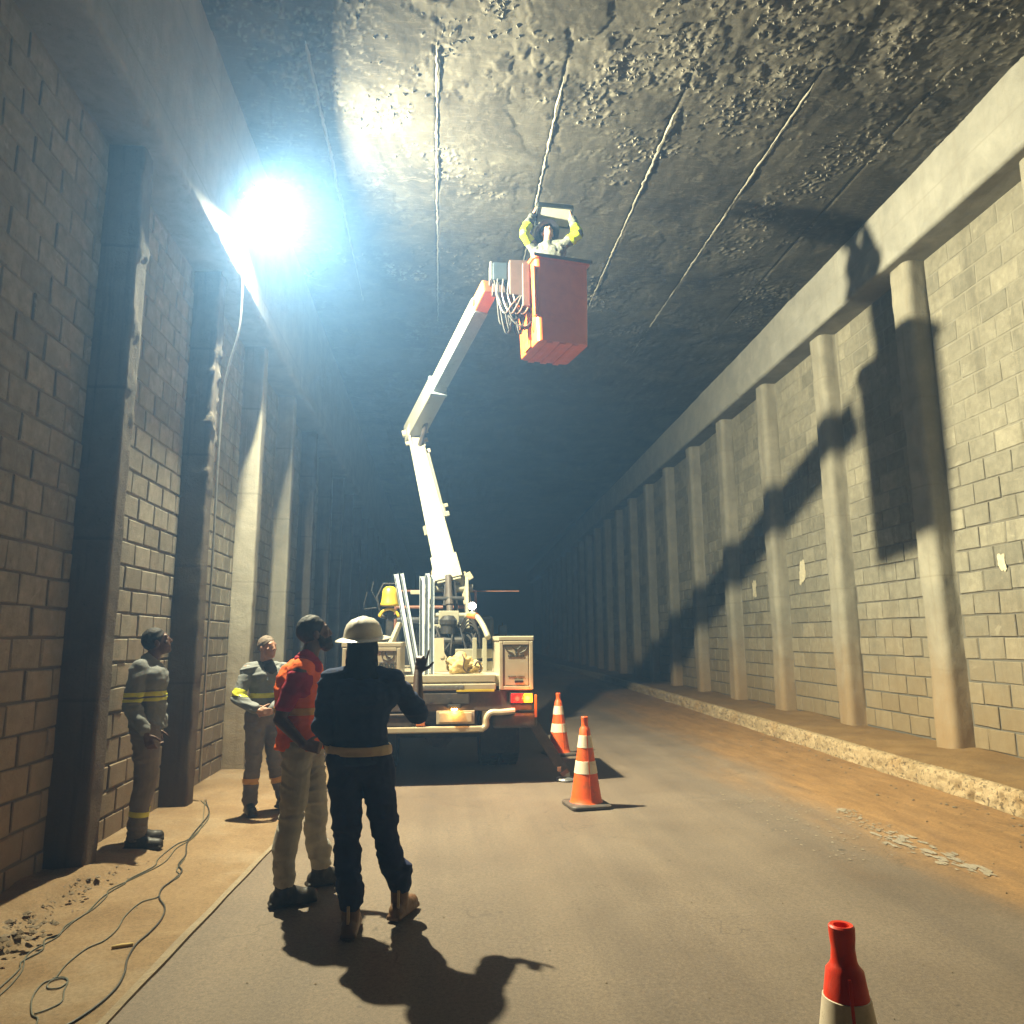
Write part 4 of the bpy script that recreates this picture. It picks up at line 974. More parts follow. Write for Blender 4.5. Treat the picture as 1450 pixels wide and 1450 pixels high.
# bucket: tapered open box with lip, rotated a little
BK = Matrix.Translation((1.40, 8.83, 5.20)) @ Matrix.Rotation(R(13), 4, 'Z') @ Matrix.Rotation(R(-1.0), 4, 'Y') @ Matrix.Diagonal((1.14, 1.2, 1.02, 1))
def bucket(bm):
    def ring(hx, hy, z, r=0.05, n=5):
        out = []
        for (sx, sy, a0) in ((1, 1, 0), (-1, 1, 90), (-1, -1, 180), (1, -1, 270)):
            for k in range(n):
                a = R(a0 + 90 * k / (n - 1)); out.append(bm.verts.new((sx * (hx - r) + r * math.cos(a), sy * (hy - r) + r * math.sin(a), z)))
        return out
    rings = [ring(0.27, 0.27, 0.0, 0.03), ring(0.29, 0.29, 0.015, 0.05), ring(0.297, 0.297, 0.3, 0.05), ring(0.303, 0.303, 0.6, 0.05), ring(0.31, 0.31, 1.04, 0.05), ring(0.335, 0.335, 1.045, 0.06), ring(0.337, 0.337, 1.085, 0.06), ring(0.32, 0.32, 1.10, 0.05), ring(0.288, 0.288, 1.095, 0.04), ring(0.275, 0.275, 0.05, 0.03)]
    for a, b in zip(rings, rings[1:]):
        for j in range(len(a)): bm.faces.new((a[j], a[(j + 1) % len(a)], b[(j + 1) % len(b)], b[j]))
    bm.faces.new(list(reversed(rings[0]))); bm.faces.new(rings[-1])
    box(bm, (-0.312, -0.08, 0.02), (-0.292, 0.10, 0.95), 0.008); box(bm, (-0.33, -0.3, 0.32), (-0.30, -0.24, 0.95), 0.008)
    for k in range(3): box(bm, (-0.2 + 0.15 * k, -0.29, -0.012), (-0.13 + 0.15 * k, 0.29, 0.004), 0.006)
    bmesh.ops.transform(bm, matrix=BK, verts=bm.verts)
b = part('bucket', T, M['bucket'], bucket); auto_smooth(b, 40)
part('bucket_rim', b, M['brown'], lambda bm: (box(bm, (-0.34, -0.345, 1.05), (0.345, -0.333, 1.09), 0.004), bmesh.ops.transform(bm, matrix=BK, verts=bm.verts)))
def bhoses(bm):
    q = random.Random(9)
    for i in range(11):
        x = 0.72 + 0.028 * i; y = 8.66 - 0.015 * (i % 3) + 0.02
        lowz = 5.62 - q.uniform(0, 0.26) if i < 8 else 5.45
        tube(bm, spline([(x - 0.02, y + 0.12, 6.14), (x - 0.04 + q.uniform(-0.03, 0.03), y, 5.95), (x + q.uniform(-0.02, 0.05), y - 0.03, lowz), (x + 0.1 + q.uniform(-0.03, 0.04), y - 0.02, lowz + 0.14), (1.0 + q.uniform(-0.04, 0.03), y - 0.02, 5.86)], 6), q.uniform(0.009, 0.015), 7)
    tube(bm, spline([(0.64, 8.75, 6.13), (0.70, 8.62, 5.8), (0.86, 8.56, 5.5), (1.0, 8.54, 5.42), (1.09, 8.56, 5.5)], 7), 0.012, 7)
part('control_hoses', T, M['rubber'], bhoses, True)
def whoses(bm):
    for i in range(4):
        x = 0.68 + 0.07 * i
        tube(bm, spline([(x, 8.7, 6.12), (x - 0.02, 8.6, 5.85), (x + 0.07, 8.565, 5.6), (x + 0.16, 8.57, 5.72), (0.98, 8.62, 5.9)], 6), 0.008, 6)
part('pale_control_lines', T, M['steel'], whoses, True)
# yellow boom cradle with its roller
yr = part('boom_rest', T, M['black'], lambda bm: (beam(bm, (-0.72, 11.0, 1.22), (-0.72, 11.0, 2.05), 0.1, 0.1, bev=0.01), tube(bm, [(-0.9, 11.0, 2.0), (-0.72, 11.0, 1.95), (-0.55, 11.0, 2.0)], 0.03, 8),
     tube(bm, [(-0.86, 11, 2.0), (-0.92, 11, 2.25), (-0.83, 11, 2.45), (-0.62, 11, 2.45), (-0.58, 11, 2.2)], 0.016, 8), tube(bm, [(-0.92, 11, 2.2), (-1.0, 11, 2.35), (-0.97, 11, 2.48)], 0.009, 6), tube(bm, [(-0.92, 11, 2.1), (-1.1, 11, 2.08), (-1.1, 11, 2.15), (-1.06, 11, 2.33)], 0.009, 6)))
part('roller', yr, M['yellow'], lambda bm: (lathe(bm, [(0, 0), (0.13, 0), (0.135, 0.03), (0.12, 0.06), (0.11, 0.16), (0.1, 0.24), (0.06, 0.28), (0, 0.29)], 22, (-0.73, 10.94, 2.12))), True)
part('saddle', yr, M['yellow'], lambda bm: (tube(bm, [(-0.73 + 0.14 * math.cos(a), 10.9, 1.93 + 0.15 * math.sin(a)) for a in np.linspace(0.2, math.pi - 0.2, 14)], 0.022, 8)), True)
part('cradle_strut', T, M['white'], lambda bm: beam(bm, (-0.62, 9.4, 1.55), (-0.5, 9.5, 1.85), 0.07, 0.05, bev=0.01))
wl = part('work_light', T, M['black'], lambda bm: (lathe(bm, [(0, 0), (0.045, 0.01), (0.06, 0.06), (0.06, 0.09)], 16), bmesh.ops.transform(bm, matrix=Matrix.Translation((0.47, 11.05, 2.12)) @ Matrix.Rotation(R(90), 4, 'X'), verts=bm.verts), cyl(bm, (0.47, 11.06, 1.95), (0.47, 11.06, 2.1), 0.012, 8)))
part('lens', wl, M['white_lens'], lambda bm: (lathe(bm, [(0, 0.1), (0.04, 0.095), (0.055, 0.085), (0, 0.07)], 16), bmesh.ops.transform(bm, matrix=Matrix.Translation((0.47, 11.05, 2.12)) @ Matrix.Rotation(R(90), 4, 'X'), verts=bm.verts)))

# ------------------------------------------------------------------ loads on the truck bed
def channel(a, b, w, label, seed):
    m, L = frame(a, b, (0, -1, 0))
    pr = [(-w / 2, 0.022), (-w / 2, -0.012), (w / 2, -0.012), (w / 2, 0.022), (w / 2 - 0.004, 0.022), (w / 2 - 0.004, -0.006), (-w / 2 + 0.004, -0.006), (-w / 2 + 0.004, 0.022)]
    bm = bmesh.new(); rings = []
    for z in (0, L): rings.append([bm.verts.new(m @ Vector((x, y, z))) for x, y in pr])
    n = len(pr)
    for j in range(n): bm.faces.new((rings[0][j], rings[0][(j + 1) % n], rings[1][(j + 1) % n], rings[1][j]))
    bm.faces.new(rings[0]); bm.faces.new(list(reversed(rings[1])))
    tag(link('metal_channel', bm_mesh('metal_channel', bm), M['alu']), label, 'metal channel', 'pale metal channels standing on the truck bed')
G1 = 'pale metal channel of the slanted pair'
channel((-0.30, 9.02, 1.235), (-0.545, 9.25, 2.44), 0.055, G1 + ', its left one with the wider face', 1)
channel((-0.235, 9.03, 1.235), (-0.475, 9.27, 2.45), 0.04, G1 + ', its right one with the narrow edge', 2)
channel((-0.205, 9.00, 1.235), (-0.225, 9.22, 2.41), 0.06, 'leftmost metal channel of the upright bundle behind the raised hand', 3)
channel((-0.145, 9.01, 1.235), (-0.160, 9.24, 2.45), 0.05, 'middle and tallest metal channel of the upright bundle', 4)
channel((-0.085, 9.02, 1.235), (-0.098, 9.26, 2.43), 0.045, 'rightmost metal channel of the upright bundle, next to the boom foot', 5)
# canvas bag
def lump(bm, c, r, seed, sub=4, amp=0.35, fq=3.0, flat=0.0):
    q = bmesh.ops.create_icosphere(bm, subdivisions=sub, radius=1)
    for v in q['verts']:
        n = mnoise.fractal(v.co * fq * 0.5 + Vector((seed, seed * 1.7, 0)), 1.0, 2.0, 4)
        k = 1 + amp * n
        v.co = Vector((v.co.x * r[0] * k, v.co.y * r[1] * k, max(v.co.z * r[2] * k, -flat if flat else -9))) + Vector(c)
t = thing('canvas_bag', (0.28, 9.2, 1.236), 'crumpled yellow canvas bag slumped on the truck bed', 'bag')
part('bag_body', t, M['canvas'], lambda bm: (lump(bm, (0.24, 9.2, 1.33), (0.15, 0.14, 0.13), 3, 4, 0.4, 3.2, 0.09), lump(bm, (0.37, 9.22, 1.29), (0.14, 0.11, 0.09), 8, 4, 0.45, 3.6, 0.05), lump(bm, (0.25, 9.2, 1.42), (0.075, 0.07, 0.07), 12, 3, 0.35, 3.0)), True)
part('strap', t, M['brown'], lambda bm: (tube(bm, spline([(0.27, 9.08, 1.47), (0.29, 9.05, 1.4), (0.285, 9.05, 1.3), (0.33, 9.06, 1.25)], 6), 0.008, 6), tube(bm, spline([(0.42, 9.1, 1.33), (0.46, 9.08, 1.38), (0.5, 9.1, 1.3), (0.47, 9.1, 1.25)], 6), 0.012, 7)), True)

# ------------------------------------------------------------------ cones
def make_cone(x, y, rot, mats, label, tilt=0):
    t = thing('traffic_cone', (x, y, 0.004), label, 'traffic cone', 'orange and white traffic cones on the road')
    t.rotation_euler = (0, tilt, rot)
    hgt = 0.86
    def rad(z): return 0.032 + (0.155 - 0.032) * (1 - (z - 0.04) / (hgt - 0.04))
    def base(bm):
        prof = []
        def ring(h, z, r): 
            out = []
            for (sx, sy, a0) in ((1, 1, 0), (-1, 1, 90), (-1, -1, 180), (1, -1, 270)):
                for k in range(5):
                    a = R(a0 + 22.5 * k); out.append(bm.verts.new((sx * (h - r) + r * math.cos(a), sy * (h - r) + r * math.sin(a), z)))
            return out
        rs = [ring(0.2, 0.0, 0.05), ring(0.205, 0.006, 0.05), ring(0.205, 0.026, 0.05), ring(0.195, 0.036, 0.05), ring(0.16, 0.043, 0.1)]
        for a, b in zip(rs, rs[1:]):
            for j in range(20): bm.faces.new((a[j], a[(j + 1) % 20], b[(j + 1) % 20], b[j]))
        bm.faces.new(list(reversed(rs[0]))); bm.faces.new(rs[-1])
    def body(bm):
        zs = [0.04, 0.05, 0.3, 0.42, 0.6, 0.7]
        lathe(bm, [(rad(0.04) + 0.012, 0.042), (rad(0.06) + 0.004, 0.055), (rad(0.1), 0.1), (rad(0.40), 0.40), (rad(0.6), 0.6), (rad(0.745), 0.745), (0.038, 0.758), (0.034, 0.77), (0.031, 0.80), (0.0335, 0.825), (0.0345, 0.84), (0.0345, 0.855), (0.030, 0.86), (0.021, 0.858), (0.019, 0.78), (0, 0.76)], 40)
    def sleeve(z0, z1):
        return lambda bm: lathe(bm, [(rad(z0) - 0.002, z0), (rad(z0) + 0.0035, z0 + 0.002), (rad(z1) + 0.0035, z1 - 0.002), (rad(z1) - 0.002, z1)], 40)
    PIV[t.name] = Matrix.Identity(4)
    part('cone_base', t, mats[1], base); o = part('cone_body', t, mats[0], body); auto_smooth(o, 40)
    for z0, z1 in ((0.315, 0.435), (0.56, 0.68)):
        o = part('reflective_sleeve', t, M['cone_w'], sleeve(z0, z1)); auto_smooth(o, 40)
    part('seam', t, mats[0], lambda bm: beam(bm, (0, -rad(0.08) - 0.001, 0.08), (0, -rad(0.74) - 0.001, 0.74), 0.009, 0.006, bev=0.002, up=(0, -1, 0)))
    return t
make_cone(1.47, 7.66, R(8), (M['cone_o'], M['darkframe']), 'orange and white traffic cone fully visible on the lit asphalt')
make_cone(1.72, 10.95, R(20), (M['cone_o'], M['darkframe']), 'shadowed traffic cone standing behind the truck outrigger leg')
make_cone(1.115, 2.12, R(-16), (M['cone_r'], M['darkframe']), 'red traffic cone cut off by the bottom picture edge')

# ------------------------------------------------------------------ cables on the pavement
def gz(x, y):
    x = np.float64(x); y = np.float64(y); nr = 1 - sstep(y, 5.6, 7.0)
    z = -0.010 + (fbm(x * 0.8, y * 0.8, 31, 4) - 0.5) * 0.012
    rg = 1 - sstep(x + (fbm(x * 1.5, y * 3.2, 41, 4) - 0.5) * 0.45, -2.5, -2.3)
    return float(z + rg * (0.02 + nr * (0.045 + 0.05 * (fbm(x * 7, y * 7, 45, 4) - 0.3))))
def cable(pts, r, m, label):
    P = spline([(x, y, 0) for x, y in pts], 7)
    for p in P: p.z = gz(p.x, p.y) + r * 0.8 + 0.001
    bm = bmesh.new(); tube(bm, P, r * 0.72, 7)
    tag(link('cable', bm_mesh('cable', bm, True), m), label, 'cable')
cable([(-2.1, 3.4), (-2.09, 3.8), (-2.1, 4.1), (-2.12, 4.34), (-2.16, 4.45), (-2.13, 4.59), (-2.19, 4.74), (-2.15, 4.81), (-2.16, 5.0), (-2.15, 5.16), (-2.18, 5.42), (-2.17, 5.58), (-2.15, 5.71), (-2.16, 5.81), (-2.1, 6.11), (-2.14, 6.32), (-2.14, 6.71), (-2.1, 6.83), (-2.09, 7.04), (-2.15, 7.6), (-2.3, 8.1), (-2.44, 8.33)], 0.006, M['cable'], 'thin grey cable running along the wall foot past the first man')
cable([(-2.11, 3.5), (-2.06, 4.0), (-2.09, 4.3), (-2.18, 4.55), (-2.14, 4.78), (-2.175, 4.95), (-2.14, 5.2), (-2.16, 5.45), (-2.2, 5.6), (-2.13, 5.85), (-2.06, 6.2), (-2.1, 6.6), (-2.07, 6.9), (-2.12, 7.3), (-2.28, 7.9), (-2.42, 8.38)], 0.005, M['cable'], 'second thin cable twisted beside the wall cable')
cable([(-1.72, 3.62), (-1.66, 3.68), (-1.6, 3.74), (-1.56, 3.86), (-1.54, 3.98), (-1.54, 4.11), (-1.57, 4.26), (-1.62, 4.42), (-1.65, 4.61), (-1.64, 4.79), (-1.65, 4.99), (-1.7, 5.19), (-1.8, 5.38), (-1.85, 5.57), (-1.84, 5.78), (-1.85, 5.96), (-1.93, 6.13), (-1.96, 6.38), (-2.06, 6.72), (-2.11, 7.04), (-2.2, 7.78), (-2.4, 8.36)], 0.008, M['cabled'], 'thicker black cable curving nearest the asphalt edge')
cable([(-1.73, 3.72), (-1.76, 3.81), (-1.81, 3.86), (-1.89, 4.02), (-1.92, 4.17), (-1.89, 4.23), (-1.91, 4.39), (-1.9, 4.58), (-1.85, 4.69), (-1.85, 4.86), (-1.89, 5.07), (-1.89, 5.31), (-1.82, 5.41), (-1.86, 5.6), (-1.83, 5.85), (-1.9, 6.0), (-1.94, 6.3)], 0.0055, M['cable'], 'thin cable winding between the black cable and the wall cable')
cable([(-1.9, 4.23), (-1.85, 4.235), (-1.81, 4.19), (-1.815, 4.12), (-1.87, 4.12), (-1.895, 4.19), (-1.855, 4.225), (-1.81, 4.19), (-1.78, 4.09), (-1.735, 3.97), (-1.76, 3.9), (-1.8, 3.86)], 0.005, M['cable'], 'short cable loop with a small coil on the sandy pavement')
t = link('stick', None); bpy.data.objects.remove(t)
bm = bmesh.new(); tube(bm, [(-1.765, 4.575, 0.001), (-1.72, 4.592, 0.002), (-1.665, 4.61, 0.001)], [0.008, 0.011, 0.009], 8)
tag(link('wooden_stick', bm_mesh('wooden_stick', bm, True), M['canvas']), 'short pale stick lying by the black cable', 'stick')

# ------------------------------------------------------------------ people
def caps(bm, a, b, ra, rb, n=14, squash=None):
    """tapered capsule; squash=(direction, factor) flattens the cross-section"""
    a = Vector(a); b = Vector(b); ax = b - a; L = ax.length
    if L < 1e-6: ax = Vector((0, 0, 1)); L = 1e-6
    z = ax.normalized(); x = z.orthogonal().normalized(); y = z.cross(x)
    prof = [(-ra * math.cos(t), ra * math.sin(t)) for t in np.linspace(0, math.pi / 2, 5)] + [(L + rb * math.sin(t), rb * math.cos(t)) for t in np.linspace(0, math.pi / 2, 5)]
    sd = Vector(squash[0]).normalized() if squash else None
    rings = []
    for (h, r) in prof:
        if r < 1e-5:
            ps = [a + z * h]
        else:
            ps = [a + z * h + (x * math.cos(2 * math.pi * j / n) + y * math.sin(2 * math.pi * j / n)) * r for j in range(n)]
        if sd:
            ps = [p - sd * ((p - a).dot(sd) - ((p - a).dot(z) * z).dot(sd)) * (1 - squash[1]) for p in ps]
        rings.append([bm.verts.new(p) for p in ps])
    for A, B in zip(rings, rings[1:]):
        for j in range(n):
            q = []
            for v in (A[j % len(A)], A[(j + 1) % len(A)], B[(j + 1) % len(B)], B[j % len(B)]):
                if v not in q: q.append(v)
            if len(q) > 2: bm.faces.new(q)
def ell(bm, c, r, mtx=None, n=18):
    q = bmesh.ops.create_uvsphere(bm, u_segments=n, v_segments=n // 2 + 2, radius=1)
    vs = q['verts']; bmesh.ops.scale(bm, vec=r, verts=vs)
    if mtx is not None: bmesh.ops.rotate(bm, matrix=mtx, verts=vs)
    bmesh.ops.translate(bm, vec=c, verts=vs)
def vox(name, bm, size, smooth=4, fac=0.5):
    """melt overlapping closed shapes into one continuous surface"""
    bmesh.ops.recalc_face_normals(bm, faces=bm.faces)
    me = bpy.data.meshes.new(name + '_src'); bm.to_mesh(me); bm.free()
    o = bpy.data.objects.new(name + '_tmp', me); COL.objects.link(o)
    r = o.modifiers.new('r', 'REMESH'); r.mode = 'VOXEL'; r.voxel_size = size; r.adaptivity = 0
    if smooth:
        s = o.modifiers.new('s', 'SMOOTH'); s.factor = fac; s.iterations = smooth
    dg = bpy.context.evaluated_depsgraph_get(); dg.update()
    out = bpy.data.meshes.new_from_object(o.evaluated_get(dg))
    bpy.data.objects.remove(o); bpy.data.meshes.remove(me)
    out.name = name; out.materials.clear(); out.shade_smooth()
    return out
def wrinkle(me, amp, seed, fq=(9, 9, 22)):
    n = len(me.vertices); co = np.empty(n * 3, dtype=np.float32); me.vertices.foreach_get('co', co)
    no = np.empty(n * 3, dtype=np.float32); me.vertices.foreach_get('normal', no); co = co.reshape(-1, 3); no = no.reshape(-1, 3)
    s = seed * 13.7
    u = co[:, 0] * fq[0] + co[:, 1] * fq[1] + 5 * vnoise(co[:, 0] * 5 + s, co[:, 2] * 5, 3); w = co[:, 2] * fq[2] + 4 * vnoise(co[:, 1] * 6 + s, co[:, 2] * 4, 4)
    h = (vnoise(u + s, w, 5) + 0.6 * vnoise(u * 2.1 - s, w * 1.9, 6) - 0.8)
    rid = np.abs(vnoise(u * 0.6 + s, w * 0.9 + u * 0.3, 8) - 0.5) * -2 + 0.5
    co = co + no * ((h * 0.7 + rid * 0.8) * amp)[:, None]
    me.vertices.foreach_set('co', co.astype(np.float32).ravel()); me.update()
def band_from(me, p0, p1, keep, off, name):
    """strip of a garment between two parallel planes, lifted off the cloth"""
    bm = bmesh.new(); bm.from_mesh(me)
    nrm = (Vector(p1) - Vector(p0)).normalized()
    bmesh.ops.bisect_plane(bm, geom=bm.verts[:] + bm.edges[:] + bm.faces[:], plane_co=p0, plane_no=nrm, clear_inner=True)
    bmesh.ops.bisect_plane(bm, geom=bm.verts[:] + bm.edges[:] + bm.faces[:], plane_co=p1, plane_no=nrm, clear_outer=True)
    kill = [f for f in bm.faces if not keep(f.calc_center_median())]
    bmesh.ops.delete(bm, geom=kill, context='FACES')
    bm.normal_update()
    nn = {v: v.normal.copy() for v in bm.verts}
    for v in bm.verts: v.co += nn[v] * off
    r = bmesh.ops.extrude_face_region(bm, geom=bm.faces[:])
    for v in [x for x in r['geom'] if isinstance(x, bmesh.types.BMVert)]: v.co += v.normal * 0.0015
    out = bpy.data.meshes.new(name); bm.to_mesh(out); bm.free(); out.shade_smooth(); return out

def person(label, loc, yawdeg, h, skin, over=None, head_yaw=0, head_pitch=0, handR=None, handL=None, beard=None, hairc=None, bald=False, hair_amt=1.0):
    """builds one continuous body; returns (thing, joints, to_local). Joints are local: +Y ahead, +X the person's right."""
    s = h / 1.75
    rot = Matrix.Rotation(R(-yawdeg), 4, 'Z')
    inv = (Matrix.Translation(loc) @ rot @ Matrix.Scale(s, 4)).inverted()
    J = dict(pelvis=(0, 0, 0.97), waist=(0, 0.01, 1.10), chest=(0, 0.0, 1.31), neck=(0, -0.02, 1.47), head=(0, 0.025, 1.635),
             shR=(0.185, -0.01, 1.425), elR=(0.235, -0.04, 1.14), wrR=(0.225, 0.05, 0.90), shL=(-0.185, -0.01, 1.425), elL=(-0.235, -0.04, 1.14), wrL=(-0.225, 0.05, 0.90),
             hiR=(0.092, 0, 0.92), knR=(0.10, 0.025, 0.50), anR=(0.105, -0.02, 0.09), hiL=(-0.092, 0, 0.92), knL=(-0.10, 0.025, 0.50), anL=(-0.105, -0.02, 0.09),
             toR=(0.25, 1, 0), toL=(-0.25, 1, 0))
    for k, v in (over or {}).items():
        J[k] = tuple(inv @ Vector(v)) if k[:2] != 'to' else v
    J = {k: Vector(v) for k, v in J.items()}
    for k in ('toR', 'toL'): J[k] = Vector((J[k].x, J[k].y, 0)).normalized()
    hm = (Matrix.Rotation(R(-head_yaw), 3, 'Z') @ Matrix.Rotation(R(head_pitch), 3, 'X'))
    hp = J['head']
    def hv(x, y, z): return hp + hm @ Vector((x, y, z))
    bm = bmesh.new()
    F = (0, 1, 0)
    # trunk
    caps(bm, J['pelvis'] + Vector((-0.05, 0, -0.02)), J['pelvis'] + Vector((0.05, 0, -0.02)), 0.105, 0.105)
    caps(bm, J['pelvis'], J['waist'], 0.13, 0.12, squash=(F, 0.75)); caps(bm, J['waist'], J['chest'], 0.125, 0.145, squash=(F, 0.72))
    caps(bm, J['shR'], J['shL'], 0.06, 0.06); caps(bm, J['chest'], J['neck'], 0.13, 0.06, squash=(F, 0.7))
    caps(bm, J['neck'] + Vector((0, 0, -0.03)), hv(0, -0.02, -0.06), 0.062, 0.055)
    for S in 'RL':
        caps(bm, J['sh' + S], J['el' + S], 0.052, 0.042); caps(bm, J['el' + S], J['wr' + S], 0.043, 0.028)
        caps(bm, J['hi' + S], J['kn' + S], 0.085, 0.055); caps(bm, J['kn' + S], J['an' + S], 0.056, 0.037)
        caps(bm, J['an' + S] + Vector((0, 0, -0.05)), J['an' + S] + J['to' + S] * 0.15 + Vector((0, 0, -0.055)), 0.034, 0.028)
    # head: skull, jaw, nose, brow, ears, lips, sockets
    ell(bm, hv(0, -0.012, 0.025), (0.076, 0.098, 0.098), hm); ell(bm, hv(0, 0.03, -0.045), (0.06, 0.07, 0.07), hm); ell(bm, hv(0, 0.065, -0.088), (0.034, 0.03, 0.026), hm)
    ell(bm, hv(0, 0.075, 0.005), (0.05, 0.02, 0.06), hm)
    caps(bm, hv(0, 0.092, 0.022), hv(0, 0.108, -0.022), 0.009, 0.014); ell(bm, hv(0.011, 0.1, -0.026), (0.009, 0.01, 0.008), hm, 10); ell(bm, hv(-0.011, 0.1, -0.026), (0.009, 0.01, 0.008), hm, 10)
    caps(bm, hv(-0.04, 0.078, 0.035), hv(0.04, 0.078, 0.035), 0.011, 0.011)
    for k in (-1, 1):
        ell(bm, hv(k * 0.077, -0.005, -0.008), (0.010, 0.021, 0.033), hm, 10)
        ell(bm, hv(k * 0.042, 0.066, -0.018), (0.02, 0.018, 0.018), hm, 10)
    caps(bm, hv(-0.02, 0.092, -0.053), hv(0.02, 0.092, -0.053), 0.0075, 0.0075); caps(bm, hv(-0.016, 0.091, -0.066), hv(0.016, 0.091, -0.066), 0.008, 0.008)
    # hands
    for S, spec in (('R', handR), ('L', handL)):
        w = J['wr' + S]; d0 = (w - J['el' + S]).normalized()
        sp = dict(d=None, n=None, curl=(25, 30, 32, 35), thumb=30); sp.update(spec or {})
        d = (inv.to_3x3() @ Vector(sp['d'])).normalized() if sp['d'] else d0
        n = (inv.to_3x3() @ Vector(sp['n'])).normalized() if sp['n'] else (Vector((-1, 0, 0)) if S == 'R' else Vector((1, 0, 0)))
        n = (n - d * n.dot(d)).normalized(); side = d.cross(n) * (1 if S == 'R' else -1)   # towards the thumb
        if S == 'R': side = -n.cross(d)
        else: side = n.cross(d)
        pc = w + d * 0.05
        caps(bm, w - d * 0.01, w + d * 0.03, 0.026, 0.03, squash=(n, 0.7))
        for q in (-0.028, -0.01, 0.010, 0.028): caps(bm, w + d * 0.02 + side * q * 0.7, w + d * 0.088 + side * q, 0.0135, 0.0115)
        for i, (q, l) in enumerate(((0.03, 0.072), (0.0105, 0.08), (-0.0095, 0.074), (-0.028, 0.058))):
            p = w + d * 0.088 + side * q; a = R(sp['curl'][i]); dd = d
            for j, f in enumerate((0.45, 0.32, 0.23)):
                dd = (dd * math.cos(a) + n * math.sin(a)); nn2 = (n * math.cos(a) - d * math.sin(a))
                q2 = p + dd * l * f
                caps(bm, p, q2, 0.0095 - 0.001 * j, 0.0088 - 0.001 * j, 8); p = q2
                a2 = R(sp['curl'][i] * (1.1 if j == 0 else 0.8)); dd, n_ = dd, n
                d_, n = dd, (n - dd * n.dot(dd)).normalized(); a = a2
            n = (n0 := n)
            n = ((inv.to_3x3() @ Vector(sp['n'])).normalized() if sp['n'] else (Vector((-1, 0, 0)) if S == 'R' else Vector((1, 0, 0))))
            n = (n - d * n.dot(d)).normalized()
        ta = R(sp['thumb']); td = (d * math.cos(ta + 0.35) + side * math.sin(ta + 0.35) + n * 0.3).normalized()
        p = w + d * 0.025 + side * 0.022; p1 = p + td * 0.042; p2 = p1 + (td + d * 0.45).normalized() * 0.032
        caps(bm, p, p1, 0.0145, 0.0115); caps(bm, p1, p2, 0.011, 0.009, 8); caps(bm, p2, p2 + (td * 0.5 + d * 0.7).normalized() * 0.02, 0.0095, 0.008, 8)
    me = vox('person', bm, 0.0062, 2)
    me.materials.append(skin)
    o = bpy.data.objects.new('person', me); COL.objects.link(o); o.location = loc; o.rotation_euler = (0, 0, R(-yawdeg)); o.scale = (s, s, s)
    tag(o, label, 'person')
    PIV[o.name] = Matrix.Identity(4)
    def P(name, m, build, v=0.007, sm=3, wr=0.0, seed=1, fq=(9, 9, 22)):
        b = bmesh.new(); build(b); me2 = vox(name, b, v, sm)
        if wr: wrinkle(me2, wr * 2.4, seed, fq)
        return link(name, me2, m, o)
    # hair, eyes
    if not bald:
        def hairb(b):
            ell(b, hv(0, -0.018, 0.032), (0.0815, 0.101, 0.099), hm, 24)
            bmesh.ops.bisect_plane(b, geom=b.verts[:] + b.edges[:] + b.faces[:], plane_co=hv(0, 0.062, 0.05), plane_no=hm @ Vector((0, 1, -0.75)).normalized(), clear_outer=True)
            es = [e for e in b.edges if e.is_boundary]
            if es: bmesh.ops.holes_fill(b, edges=es)
        h_ = P('hair', hairc or M['hair'], hairb, 0.006, 2, 0.002, 3, (40, 40, 40))
    for k in (-1, 1):
        part('eye', o, M['eye'], lambda b: ell(b, hv(k * 0.031, 0.081, 0.012), (0.0125, 0.009, 0.008), hm, 12), True)
    if beard:
        P('beard', beard, lambda b: (ell(b, hv(0, 0.068, -0.092), (0.045, 0.042, 0.042), hm), ell(b, hv(0, 0.05, -0.07), (0.066, 0.062, 0.045), hm), caps(b, hv(-0.06, 0.01, -0.02), hv(-0.045, 0.045, -0.075), 0.018, 0.024), caps(b, hv(0.06, 0.01, -0.02), hv(0.045, 0.045, -0.075), 0.018, 0.024), caps(b, hv(-0.026, 0.1, -0.042), hv(0.026, 0.1, -0.042), 0.007, 0.007)), 0.006, 2, 0.002, 4, (40, 40, 40))
    return o, J, P, hv, hm
def trousers(P, J, m, seed, w=1.0, cuff=0.06, name='trousers'):
    def b(bm):
        F = (0, 1, 0)
        caps(bm, J['pelvis'] + Vector((-0.055, -0.01, -0.02)), J['pelvis'] + Vector((0.055, -0.01, -0.02)), 0.125, 0.125)
        caps(bm, J['pelvis'], J['waist'] + Vector((0, 0, -0.02)), 0.15, 0.14, squash=(F, 0.78))
        for S in 'RL':
            caps(bm, J['hi' + S] + Vector((0, -0.01, 0.02)), J['kn' + S], 0.108 * w, 0.077 * w)
            mid = J['kn' + S].lerp(J['an' + S], 0.4) + Vector((0, -0.018, 0))
            caps(bm, J['kn' + S], mid, 0.077 * w, 0.073 * w); caps(bm, mid, J['an' + S] + Vector((0, 0, cuff)), 0.073 * w, 0.064 * w)
            caps(bm, J['an' + S] + Vector((0, 0, cuff + 0.09)), J['an' + S] + Vector((0, 0.005, cuff + 0.01)), 0.07 * w, 0.069 * w)
    return P(name, m, b, 0.008, 3, 0.0065, seed)
